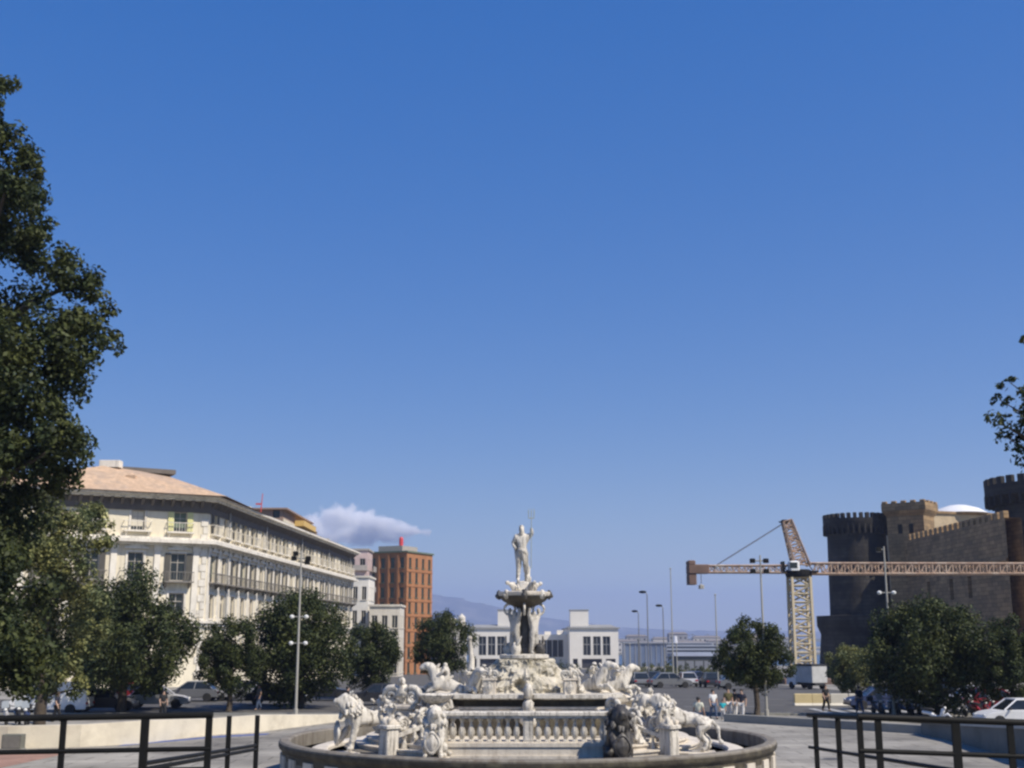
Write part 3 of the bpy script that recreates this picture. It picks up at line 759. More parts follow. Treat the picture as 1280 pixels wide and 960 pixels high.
def castle():
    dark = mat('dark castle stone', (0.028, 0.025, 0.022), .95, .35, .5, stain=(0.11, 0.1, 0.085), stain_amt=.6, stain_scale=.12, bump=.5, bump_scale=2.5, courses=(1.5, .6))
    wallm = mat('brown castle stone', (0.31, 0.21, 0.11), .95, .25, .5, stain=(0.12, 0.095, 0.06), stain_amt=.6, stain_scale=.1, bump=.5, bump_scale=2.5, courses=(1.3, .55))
    tan = mat('tan tuff', (0.5, 0.4, 0.26), .95, .15, .5, stain=(0.25, 0.2, 0.13), stain_amt=.5, stain_scale=.4)
    white = mat('white roof sheet', (0.75, 0.75, 0.74), .6, .06, .3)
    gz = -7.0
    org = at(1150, 780, 180)
    t = thing('castle', 'dark stone castle with round crenellated towers', 'castle', (org.x, 180, gz))
    def lp(u, Y, v=720): p = at(u, v, Y); return (p.x - org.x, Y - 180)
    def lz(v, Y): return zat(v, Y) - gz
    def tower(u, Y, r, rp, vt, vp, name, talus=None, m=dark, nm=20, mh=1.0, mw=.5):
        c = lp(u, Y); zt = lz(vt, Y - rp); zp = lz(vp, Y - rp)
        prof = []
        if talus:
            r0, r1, v0 = talus; z0 = lz(v0, Y - r0)
            prof += [(r1 + .6, 0), (r1 * .96, z0 - 3), (r0, z0 - 1.6), (r0, z0), (r + .2, z0 + .1)]
        else: prof += [(r + 1.2, 0), (r + .3, 8)]
        prof += [(r, zp - 1.2), (r, zp - 1.0)]
        s = MB(); s.lathe(prof, 40, (c[0], c[1], 0)); tw = s.build(name, m, t, smooth=40)
        p = MB(); p.lathe([(r - .1, zp - 1.0), (rp, zp), (rp, zt - mh), (rp - .7, zt - mh), (rp - .7, zt - mh - 1.2), (0, zt - mh - 1.2)], 40, (c[0], c[1], 0)); p.build('parapet', m, tw, smooth=40)
        b = MB()
        for k in range(36):
            a = 2 * PI * k / 36; M = Matrix.Translation((c[0] + math.cos(a) * (r - .02), c[1] + math.sin(a) * (r - .02), 0)) @ Matrix.Rotation(a, 4, 'Z')
            b.box(0, rp - r + .08, -.16, .16, zp - 1.3, zp + .3, M)
        b.build('corbel_trim', m, tw)
        mm = MB(); mm.bbox(-.35, .35, -mw, mw, 0, mh, .06); me = mm.mesh('merlon')
        for k in range(nm):
            a = 2 * PI * (k + .5) / nm
            obj('merlon', me, m, tw, loc=(c[0] + math.cos(a) * (rp - .36), c[1] + math.sin(a) * (rp - .36), zt - mh + .003), rotz=a)
        return tw
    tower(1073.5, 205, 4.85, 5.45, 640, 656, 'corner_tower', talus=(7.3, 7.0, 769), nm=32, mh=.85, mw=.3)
    a = lp(1113, 199); H = lz(642, 197); ht = lz(624, 197); W_ = 6.1; D_ = 5.2
    blk = MB().box(0, W_, 0, D_, 0, H).build('block_tower', wallm, t, loc=(a[0], a[1], 0), rotz=-R(37))
    s = MB(); lo = [(-.05, -.05), (W_ + .05, -.05), (W_ + .05, D_ + .05), (-.05, D_ + .05)]; up = [(-.6, -.6), (W_ + .6, -.6), (W_ + .6, D_ + .6), (-.6, D_ + .6)]
    s.prism(lo, H - .3, H + .5, up); s.prism(up, H + .502, ht - .6); s.build('parapet', wallm, blk)
    s = MB(); s.bbox(-.42, .42, 0, .6, 0, .38, .08); me = s.mesh('merlon')
    for k in range(5): obj('merlon', me, wallm, blk, loc=(-.1 + k * (W_ + .2) / 4, -.58, ht - .598))
    for k in range(1, 4): obj('merlon', me, wallm, blk, loc=(W_ + .58, -.1 + k * (D_ + .2) / 3, ht - .598), rotz=PI / 2)
    for x in (.35, .65):
        s = MB(); s.box(-.35, .35, -.05, .02, 0, 1.5); s.build('slit_window', mat('black opening', (0.01, 0.01, 0.01), .9), blk, loc=(x * W_, -.003, H - 3.2))
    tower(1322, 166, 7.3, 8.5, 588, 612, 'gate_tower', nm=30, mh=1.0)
    # curtain wall with merlons and slits
    a = Vector(lp(1130, 199)); b = Vector(lp(1262, 158)); d = b - a; L_ = d.length; an = math.atan2(d.y, d.x)
    H = lz(668, 195) - .9
    slits = [(L_ * f - .7, L_ * f + .7, lz(750, 180), lz(724, 180)) for f in (.27, .5, .67)]
    w = MB(); vs, fs = wall_open(w, L_, 0, H, slits, 1.0); w.add(place(vs, a, an), fs)
    vs = [(0, 2.2, 0), (L_, 2.2, 0), (L_, 2.2, H), (0, 2.2, H), (0, 0, H), (L_, 0, H)]
    w.add(place(vs, a, an), [(0, 1, 2, 3), (3, 2, 5, 4)])
    cw = w.build('curtain_wall', wallm, t)
    for s in slits:
        g = MB(); g.add(place([(s[0], .8, s[2]), (s[1], .8, s[2]), (s[1], .8, s[3]), (s[0], .8, s[3])], a, an), [(0, 1, 2, 3)]); g.build('slit_window', mat('black opening', (0.01, 0.01, 0.01), .9), cw)
    c = MB(); vs = [(0, -.25, H - 5.6), (L_, -.25, H - 5.6), (L_, -.25, H - 5.2), (0, -.25, H - 5.2), (0, 0, H - 5.8), (L_, 0, H - 5.8), (L_, 0, H - 5.2), (0, 0, H - 5.2)]
    c.add(place(vs, a, an), [(0, 1, 2, 3), (3, 2, 6, 7), (0, 4, 5, 1)]); c.build('ledge', wallm, cw)
    mm = MB(); mm.bbox(-.6, .6, .02, .75, 0, .95, .05); me = mm.mesh('merlon'); n = int(L_ / 2.05)
    for k in range(n): obj('merlon', me, wallm, cw, loc=(*place([((k + .5) * L_ / n, 0, 0)], a, an)[0][:2], H + .002), rotz=an)
    # keep wall and its white roof
    a = Vector(lp(1150, 212)); b = Vector(lp(1262, 218)); d = b - a; L_ = d.length; an = math.atan2(d.y, d.x)
    H = lz(641, 212)
    k = MB(); vs = [(x, y, z) for z in (0, H) for x, y in ((0, 0), (L_, 0), (L_, 14), (0, 14))]
    k.add(place(vs, a, an), [(0, 1, 5, 4), (1, 2, 6, 5), (2, 3, 7, 6), (3, 0, 4, 7), (4, 5, 6, 7)]); kp = k.build('keep_wall', tan, t)
    k = MB(); vs = [(x, y, z) for z in (H, H + .45) for x, y in ((-.3, -.3), (L_ + .3, -.3), (L_ + .3, 14.3), (-.3, 14.3))]
    k.add(place(vs, a, an), [(0, 1, 5, 4), (1, 2, 6, 5), (2, 3, 7, 6), (3, 0, 4, 7), (4, 5, 6, 7), (3, 2, 1, 0)]); k.build('keep_cornice', wallm, kp)
    p = lp(1198, 219, 640); r = MB(); r.lathe([(5.2, 0), (3.6, .95), (1.6, 1.55), (0, 1.75)], 24, (p[0], p[1], H + .46)); r.build('white_roof', white, t, smooth=30)
castle()

def far_harbour():
    q = MB(); q.box(40, 1100, 1000, 1200, -14, -10.4); tag(q.build('near_quay', M_['grey_stone']), 'concrete quay across the harbour basin', kind='structure')
    ms = [mat('harbour block pale', (.5, .48, .45), .9, .1, .1), mat('harbour block grey', (.28, .28, .29), .9, .1, .1), mat('harbour block ochre', (.45, .36, .24), .9, .1, .1)]
    rm = mat('harbour roof', (.2, .18, .17), .9, .1, .1)
    kinds = ['pale', 'grey', 'ochre']
    spots = [(778, 1030, 26, 9), (796, 1060, 18, 13), (812, 1040, 30, 7), (832, 1080, 22, 11), (848, 1050, 16, 15), (862, 1030, 28, 8), (884, 1070, 24, 12), (906, 1050, 30, 9), (930, 1080, 24, 14), (955, 1040, 34, 8), (975, 1080, 20, 11)]
    where = ['right beside the far pavilion corner', 'behind the glazed hall roof', 'between the two taller lamps', 'behind the tallest bare pole', 'beside the short pale pole, taller and narrow', 'over the quay shed roof', 'behind the thin pole by the lone tree', 'behind the edge of the lone tree', 'behind the top of the lone tree', 'between the lone tree and the crane mast', 'just beside the crane mast']
    for i, (u, Y, W, H) in enumerate(spots):
        t = thing('harbour_building', 'hazy low ' + kinds[i % 3] + ' harbour building ' + where[i], 'building', (xat(u, Y, 0), Y, -10.4), 0, 'hazy buildings across the harbour')
        n = max(3, int(W / 4)); wall = MB(); ops = []
        rows = max(1, int(H / 4))
        for r_ in range(rows):
            for k in range(n):
                x = W * (k + .5) / n; z = r_ * H / rows + .9; ops.append((x - .7, x + .7, z, z + 1.7))
        vs, fs = wall_open(wall, W, 0, H, ops, .4); wall.add(place(vs, (-W / 2, 0), 0), fs)
        for p, q_ in (((W / 2, 0), (W / 2, 12)), ((W / 2, 12), (-W / 2, 12)), ((-W / 2, 12), (-W / 2, 0))): wall.add([(*p, 0), (*q_, 0), (*q_, H), (*p, H)], [(0, 1, 2, 3)])
        wall.build('wall', ms[i % 3], t)
        g = MB(); g.add([(-W / 2 + .1, .38, .1), (W / 2 - .1, .38, .1), (W / 2 - .1, .38, H - .1), (-W / 2 + .1, .38, H - .1)], [(0, 1, 2, 3)]); g.build('window_glass', M_['glass'], t)
        g = MB(); g.prism([(-W / 2 - .4, -.4), (W / 2 + .4, -.4), (W / 2 + .4, 12.4), (-W / 2 - .4, 12.4)], H, H + 1.6, [(-W / 2 + 2, 4), (W / 2 - 2, 4), (W / 2 - 2, 8), (-W / 2 + 2, 8)]); g.build('roof', rm, t)
far_harbour()
# ------------------------------------------------------------------ the fountain
ST_W = mat('weathered marble', (0.64, 0.6, 0.52), 0.75, 0.12, 2.2, stain=(0.1, 0.085, 0.065), stain_amt=0.9, stain_scale=2.6, bump=0.35, bump_scale=14, streak=True)
ST_P = mat('marble platform', (0.66, 0.6, 0.5), 0.8, 0.12, 1.2, stain=(0.3, 0.25, 0.19), stain_amt=0.6, stain_scale=1.1, bump=0.25, bump_scale=10, streak=True)
ST_B = mat('basin piperno', (0.21, 0.19, 0.155), 0.85, 0.22, 1.0, stain=(0.1, 0.075, 0.05), stain_amt=0.8, stain_scale=0.9, bump=0.35, bump_scale=8, streak=True)
ST_MOSS_SHADE = mat('mossy stone and painted shade', (0.06, 0.05, 0.034), 0.7, 0.35, 2.0, stain=(0.13, 0.115, 0.07), stain_amt=0.7, stain_scale=2.0, bump=0.5, bump_scale=9)  # moss and stain on basin and bowl; painted shade on the upper plinth
ST_ROCK = mat('mossy travertine rock', (0.52, 0.48, 0.39), 0.9, 0.25, 2.5, stain=(0.12, 0.105, 0.06), stain_amt=0.85, stain_scale=1.8, bump=0.5, bump_scale=7)
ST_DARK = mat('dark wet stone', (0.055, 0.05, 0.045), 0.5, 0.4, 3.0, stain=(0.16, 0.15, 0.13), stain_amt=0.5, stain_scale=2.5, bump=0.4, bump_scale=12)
ST_G = mat('grey streaked marble', (0.5, 0.47, 0.41), 0.75, 0.2, 2.2, stain=(0.075, 0.07, 0.06), stain_amt=0.9, stain_scale=1.4, bump=0.35, bump_scale=14)
BRONZE = mat('pale green bronze', (0.36, 0.4, 0.36), 0.5, 0.15, 4)

FX, FY = xat(659, 45, -2), 45.0
RB = 8.6

def figure_mesh(arm_l, arm_r, legs='stand', lean=0.0, scale=1.0, bulk=1.0, head_turn=0.0):
    """one continuous stone figure, 1.0 high standing, facing -y. arm = (elbow, hand)"""
    V = [(0, 0, .53), (0, 0 - lean * .05, .62), (0, -lean * .1, .74), (0, -lean * .14, .835), (head_turn, -lean * .18 - .01, .9), (head_turn, -lean * .18, .955)]
    Rr = [.085, .078, .105, .042, .062, .05]
    E = [(0, 1), (1, 2), (2, 3), (3, 4), (4, 5)]
    for sx, arm in ((-1, arm_l), (1, arm_r)):
        b = len(V); V += [(sx * .135, -lean * .12, .79), arm[0], arm[1]]; Rr += [.052, .04, .034]
        E += [(2, b), (b, b + 1), (b + 1, b + 2)]
    for sx in (-1, 1):
        b = len(V)
        if legs == 'stand': pts = [(sx * .065, 0, .49), (sx * .08, -.03 if sx < 0 else .01, .28), (sx * .085, .0 if sx < 0 else .03, .05), (sx * .1, -.09 if sx < 0 else -.06, .022)]
        elif legs == 'kneel': pts = [(sx * .07, -.02, .5), (sx * .12, -.22, .42), (sx * .12, -.16, .2), (sx * .12, -.26, .17)]
        else: pts = [(sx * .07, -.06, .5), (sx * .1, -.26, .5), (sx * .1, -.28, .25), (sx * .1, -.36, .22)]
        V += pts; Rr += [.078, .056, .034, .03]
        E += [(0, b), (b, b + 1), (b + 1, b + 2), (b + 2, b + 3)]
    V = [tuple(c * scale for c in p) for p in V]; Rr = [r * scale * bulk for r in Rr]
    me = skin_mesh(V, E, Rr, 2)
    return lumps(lumps(me, .012 * scale, 9 / scale, random.random() * 20), .012 * scale, 22 / scale, 3)

def fountain():
    t = thing('fountain', 'white marble fountain with a wide round basin, balustrade, rock mound and raised bowl', 'fountain', (FX, FY, Z0))
    # outer basin
    m = MB(); m.lathe([(RB + .3, 0), (RB + .3, .14), (RB + .1, .2), (RB + .06, .86), (RB + .16, .95), (RB + .2, 1.04), (RB + .2, 1.18), (RB + .14, 1.23), (RB - .12, 1.23), (RB - .2, 1.18), (RB - .2, 1.08), (RB - .2, 1.0), (RB - .18, .4)], 128, cap=False)
    b = m.build('basin', ST_B, t, smooth=30)
    m = MB(); m.lathe([(RB + .07, .62), (RB + .09, .88), (RB + .19, .97), (RB + .215, 1.03), (RB + .215, 1.13), (RB + .19, 1.13)], 128, cap=False); m.build('mossy_rim_band', ST_MOSS_SHADE, b, smooth=30)
    for k in range(40):
        a = 2 * PI * k / 40; M = Matrix.Rotation(a, 4, 'Z')
        if math.sin(a) > .5: continue
        m = MB(); m.box(RB + .05, RB + .14, -.3, .3, .28, .78, M); m.build('carved_panel', ST_P, b)
    wm = bpy.data.materials.new('fountain water'); wm.use_nodes = True
    N = wm.node_tree.nodes; L = wm.node_tree.links; p = N['Principled BSDF']; p.inputs['Base Color'].default_value = (0.2, 0.19, 0.16, 1); p.inputs['Roughness'].default_value = .12
    tc = N.new('ShaderNodeTexCoord'); n = N.new('ShaderNodeTexNoise'); n.inputs['Scale'].default_value = 5; L.new(tc.outputs['Object'], n.inputs['Vector'])
    bp = N.new('ShaderNodeBump'); bp.inputs['Strength'].default_value = .25; bp.inputs['Distance'].default_value = .06; L.new(n.outputs['Fac'], bp.inputs['Height']); L.new(bp.outputs['Normal'], p.inputs['Normal'])
    m = MB(); m.lathe([(RB - .17, .74), (0, .74)], 64); m.build('water_surface', wm, t)
    # inner curb in the basin (lit pale ledge)
    m = MB(); m.lathe([(7.7, .5), (7.7, .86), (7.55, .9), (7.15, .9), (7.1, .84), (7.1, .5)], 96); m.build('inner_curb', ST_P, t, smooth=30)
    # fan steps on both sides
    for side in (0, PI):
        for k, (r, z) in enumerate(((6.45, .98), (6.08, 1.14), (5.7, 1.3))):
            a0, a1 = side - R(58), side + R(58)
            m = MB(); pts = [(0, 0)] + [(r * math.cos(a0 + (a1 - a0) * i / 28), r * math.sin(a0 + (a1 - a0) * i / 28)) for i in range(29)]
            m.prism(pts, .4 + k * .001, z - .05); pts2 = [(x * 1.012, y * 1.012) for x, y in pts]; m.prism(pts2, z - .05, z + k * .0011)
            m.build('stair_step', ST_P if k else ST_B, t)
    # terrace
    m = MB(); m.prism([(-2.95, -4.9), (2.75, -4.9), (4.6, -3.1), (5.2, 0), (4.6, 3.1), (2.75, 4.9), (-2.95, 4.9), (-4.6, 3.1), (-5.2, 0), (-4.6, -3.1)], .38, 1.42)
    m.build('terrace', ST_P, t)
    # front and back balustrades
    prof = [(.095, 0), (.1, .05), (.06, .09), (.07, .12), (.11, .2), (.122, .28), (.1, .38), (.055, .48), (.046, .56), (.07, .6), (.09, .63), (.09, .68)]
    bm_ = MB(); bm_.lathe(prof, 12); bal = bm_.mesh('baluster', 40)
    pmb = MB(); pmb.bbox(-.17, .17, -.16, .16, 0, .78, .015); pmb.box(-.12, .12, -.175, -.161, .08, .66); ped = pmb.mesh('pedestal')
    for sy in (-1, 1):
        y = sy * 4.72
        m = MB(); m.box(-2.95, 2.75, y - .24, y + .24, .38, .9); m.box(-2.98, 2.78, y - .3, y + .3, .9, 1.0); m.box(-2.95, 2.75, y - .25, y + .25, 1.0, 1.27); m.box(-3.0, 2.8, y - .29, y + .29, 1.27, 1.39); m.build('plinth', ST_P, t)
        m = MB(); m.bbox(-2.98, 2.78, y - .2, y + .2, 2.15, 2.24, .02); m.bbox(-3.02, 2.82, y - .25, y + .25, 2.24, 2.36, .03); m.build('handrail', ST_W, t)
        for x in (-2.78, -.02, 2.58): obj('pedestal', ped, ST_W, t, loc=(x, y, 1.39), scale=(1, 1, .974))
        for k in range(8):
            for x0 in (-2.78, -.02):
                obj('baluster', bal, ST_W, t, loc=(x0 + .32 + k * .296, y, 1.39), scale=(1, 1, 1.12))
    # curved side balustrades going down with the steps
    for side in (0, PI):
        for s in (-1, 1):
            path = []
            for i in range(9):
                f = i / 8; a = side + s * R(52 - 8 * f); r = 3.9 + 2.3 * f
                path.append((r * math.cos(a), r * math.sin(a), 2.2 - .75 * f))
            m = MB()
            for p0, p1 in zip(path, path[1:]):
                d = Vector((p1[0] - p0[0], p1[1] - p0[1], 0)).normalized(); nrm = Vector((-d.y, d.x, 0)) * .13
                q = [Vector(p0) - nrm, Vector(p0) + nrm, Vector(p1) + nrm, Vector(p1) - nrm]
                m.add([*q, *[x + Vector((0, 0, .13)) for x in q]], [(3, 2, 1, 0), (4, 5, 6, 7), (0, 1, 5, 4), (1, 2, 6, 5), (2, 3, 7, 6), (3, 0, 4, 7)])
            m.build('stair_rail', ST_W, t)
            for f, q in ((.22, 1.0), (.55, .8), (.85, .7)):
                a = side + s * R(52 - 8 * f); r = 3.9 + 2.3 * f; sp = []
                for i in range(19):
                    w = i / 18; ph = w * 3.6 * PI; rr = q * (.34 - .27 * w); sp.append((rr * math.cos(ph), 0, rr * math.sin(ph)))
                m = MB(); m.tube(sp, [q * (.1 - .035 * i / 18) for i in range(19)], 8); m.ell((0, 0, 0), .09 * q); m.build('volute', ST_W, t, smooth=60, loc=(r * math.cos(a), r * math.sin(a), 2.55 - .75 * f), rotz=a + (PI if s > 0 else 0))
            for i in range(1, 9, 1):
                f = (i - .4) / 8; a = side + s * R(52 - 8 * f); r = 3.9 + 2.3 * f
                obj('baluster', bal, ST_W, t, loc=(r * math.cos(a), r * math.sin(a), 1.47 - .75 * f), scale=(1, 1, 1.06))
            a = side + s * R(43.5); r = 6.3
            m = MB(); m.bbox(-.24, .24, -.24, .24, 0, 1.25, .03); m.bbox(-.3, .3, -.3, .3, 1.25, 1.37, .03); m.box(-.15, .15, -.255, -.241, .3, 1.0); m.build('newel_post', ST_W, t, loc=(r * math.cos(a), r * math.sin(a), .55), rotz=a + PI / 2)
    # upper plinth with panels
    def oct_(x, y, c): return [(-x + c, -y), (x - c, -y), (x, -y + c), (x, y - c), (x - c, y), (-x + c, y), (-x, y - c), (-x, -y + c)]
    m = MB(); m.prism(oct_(3.02, 2.52, .7), 1.42, 2.0); m.build('plinth_foot', ST_MOSS_SHADE, t)  # dark colour painted in for the shade behind the balusters
    m = MB(); m.prism(oct_(3.0, 2.5, .7), 2.0, 2.3); m.prism(oct_(3.1, 2.6, .72), 2.3, 2.38); m.build('upper_plinth', ST_P, t)
    m = MB(); m.prism(oct_(2.85, 2.36, .68), 2.38, 2.62); m.build('plinth_neck', ST_MOSS_SHADE, t)  # dark colour stands in for the shadow under the cornice
    m = MB(); m.prism(oct_(3.1, 2.6, .7), 2.62, 2.67); m.prism(oct_(3.3, 2.8, .75), 2.67, 2.79); m.build('upper_cornice', ST_W, t)
    for x in (-1.75, 0, 1.75):
        m = MB(); m.box(x - .62, x + .62, -2.56, -2.50, 2.04, 2.28); m.build('relief_panel', ST_W, t)
    m = MB(); m.ell((0, -2.72, 2.05), (.3, .2, .36), jit=.4, seed=4); m.ell((0, -2.84, 2.42), (.2, .2, .26), jit=.3, seed=2); m.ell((0, -2.92, 2.9), (.17, .15, .26), jit=.4, seed=9); m.build('mask_spout', ST_W, t, smooth=80)
    # rock mound
    m = MB(); nn = 64; prof = [(1.8, 2.75), (1.72, 2.95), (1.56, 3.15), (1.42, 3.35), (1.25, 3.6), (1.1, 3.8), (.98, 3.93), (0, 3.95)]
    m.lathe(prof, nn); rm = m.mesh('rock_mound')
    bm = bmesh.new(); bm.from_mesh(rm); bmesh.ops.subdivide_edges(bm, edges=bm.edges, cuts=2, use_grid_fill=True); bm.to_mesh(rm); bm.free(); rm.update()
    for v in rm.vertices:
        n_ = Vector((v.co.x, v.co.y, 0)).normalized() if v.co.xy.length > .2 else Vector((0, 0, .3))
        q = v.co * 3.4
        v.co += n_ * (noise.noise(q) * .22 + abs(noise.noise(q * 2.3)) * .2 + noise.noise(q * 4.5) * .09 - .1) + Vector((0, 0, noise.noise(q * 1.7 + Vector((9, 1, 2))) * .05))
        # a dark grotto on the front
        d = math.hypot((v.co.x + .14) / .3, (v.co.z - 3.0) / .24)
        if v.co.y < 0 and d < 1: v.co.y += .55 * (1 - d * d)
    rm.update(); rm.shade_smooth(); rm.set_sharp_from_angle(angle=R(40)); obj('rock_mound', rm, ST_ROCK, t, loc=(-.1, 0, 0))
    m = MB(); m.lathe([(.9, 3.9), (1.05, 3.98), (1.05, 4.08), (.85, 4.12), (0, 4.12)], 32); m.build('plate', ST_W, t, smooth=35)
    # dark centre pier and four carrying figures
    m = MB(); m.lathe([(.36, 4.1), (.3, 4.3), (.24, 4.6), (.27, 4.9), (.22, 5.2), (.2, 5.6), (.34, 5.9)], 16, lobes=6, amp=.2); m.build('centre_pier', ST_DARK, t, smooth=60)
    fm = figure_mesh(((-.2, -.02, .9), (-.14, -.02, 1.03)), ((.2, -.02, .9), (.14, -.02, 1.03)), 'stand', scale=1.62, bulk=1.25)
    for k in range(4):
        a = R(45 + 90 * k)
        obj('carrying_figure', fm, ST_G, t, loc=(.56 * math.cos(a), .56 * math.sin(a), 4.1), rotz=a + PI / 2)
        # fish tails and lumps at their feet
        m = MB(); m.ell((.75, 0, 4.25), (.24, .2, .26), jit=.5, seed=k); m.tube([(.75, .0, 4.25), (.85, .15, 4.5), (.75, .25, 4.75)], [.12, .08, .03], 8); me = m.mesh('fish_tail', 60); obj('fish_tail', me, ST_W if k != 3 else ST_DARK, t, rotz=a + .3)
        m = MB(); 
        pts = [(.62 + .24 * math.cos(q), 0, 5.72 + .2 * math.sin(q)) for q in [i * PI / 6 - PI / 2 for i in range(11)]]
        m.tube(pts, .05, 8); m.build('scroll_handle', ST_W, t, smooth=60, rotz=a + R(45))
    # bowl
    m = MB(); m.lathe([(.25, 5.82), (.5, 5.88), (.8, 6.02), (1.0, 6.18), (1.06, 6.26), (1.06, 6.34), (.95, 6.36), (.85, 6.28), (0, 6.24)], 48, lobes=8, amp=.07); bo = m.build('raised_bowl', ST_P, t, smooth=40)
    m = MB(); m.lathe([(.26, 5.80), (.52, 5.86), (.82, 6.0), (1.02, 6.16), (1.04, 6.19)], 48, lobes=8, amp=.07, cap=False); m.build('bowl_underside', ST_MOSS_SHADE, bo, smooth=40)
    for k in range(8):
        a = 2 * PI * k / 8
        m = MB(); m.ell((1.08, 0, 6.24), (.12, .14, .17), jit=.4, seed=k); m.ell((1.19, 0, 6.2), (.06, .07, .07)); m.build('mask', ST_W if k % 2 else ST_DARK, bo, smooth=70, rotz=a)
    # creatures on the bowl
    cm = MB(); cm.tube([(.2, 0, 6.3), (.45, 0, 6.42), (.62, .02, 6.6), (.78, .02, 6.66)], [.18, .16, .12, .06], 10); cm.tube([(.3, 0, 6.35), (.3, .22, 6.34), (.48, .3, 6.48), (.46, .24, 6.62)], [.14, .1, .06, .03], 8); cm.ell((.82, .02, 6.68), (.1, .07, .08))
    cme = cm.mesh('sea_horse', 70); lumps(cme, .04, 6)
    for k in range(4): obj('sea_horse', cme, ST_W, bo, rotz=R(30 + 90 * k))
    m = MB(); m.lathe([(.5, 6.25), (.42, 6.45), (.36, 6.62), (.3, 6.72), (0, 6.73)], 16); rk = m.mesh('statue_base', 50); lumps(rk, .07, 5); obj('statue_base', rk, ST_W, bo)
    return t
fountain()

def shrink_top():
    # the raised bowl and what carries it
    for o in bpy.data.objects:
        if o.parent and o.parent.name == 'fountain' and o.name.split('.')[0] in ('plate', 'centre_pier', 'carrying_figure', 'fish_tail', 'scroll_handle', 'raised_bowl'):
            k = .86; o.location = (o.location.x * k - .1, o.location.y * k, o.location.z); o.scale = (k, k, 1)
shrink_top()
def sea_god():
    t = thing('bearded_statue', 'pale marble statue of a bearded man raising a trident on top of the fountain bowl', 'statue', (FX - .17, FY - .02, Z0 + 6.71)); t.scale = (.81, .9, 1)
    s = 2.12
    me = figure_mesh(((-.2, .02, .665), (-.13, -.04, .56)), ((.215, -.03, .83), (.2, -.06, .955)), 'stand', scale=s, bulk=1.08, head_turn=-.01)
    obj('body', me, ST_W, t)
    m = MB(); m.ell((-.02, .03, .93 * s), (.13, .12, .15), jit=.4, seed=3); m.ell((-.02, -.1, .865 * s), (.085, .07, .13), jit=.4, seed=5); m.build('hair_and_beard', ST_W, t, smooth=80)
    m = MB()
    m.tube([(-.2, .06, .5 * s), (-.1, -.17, .545 * s), (.08, -.19, .53 * s), (.22, -.02, .49 * s)], [.07, .1, .1, .06], 8)
    m.tube([(-.24, .06, .74 * s), (-.28, .1, .62 * s), (-.22, .08, .45 * s), (-.2, .06, .22 * s), (-.22, .1, .05 * s)], [.05, .09, .1, .09, .07], 8)
    m.tube([(.02, -.17, .52 * s), (.06, -.16, .4 * s), (.1, -.1, .3 * s)], [.1, .09, .03], 8)
    dm = m.mesh('drapery', 70); lumps(dm, .03, 7); obj('drapery', dm, ST_G, t)
    m = MB(); x, y = .2 * s, -.06 * s - .03
    m.tube([(x - .02, y, .5), (x, y, 2.35)], .02, 8)
    m.tube([(x - .12, y, 2.35), (x + .12, y, 2.35)], .02, 6)
    for k in (-1, 0, 1):
        m.tube([(x + .12 * k, y, 2.34), (x + .12 * k * 1.1, y, 2.6), (x + .1 * k, y, 2.72)], [.018, .026, .004], 6)
    m.build('trident', BRONZE, t)
    m = MB(); m.ell((.26, .06, .12), (.16, .14, .2), jit=.5, seed=8); m.tube([(.26, .06, .15), (.3, .1, .5), (.2, .12, .75)], [.1, .08, .03], 8); m.build('dolphin_support', ST_W, t, smooth=80)
sea_god()

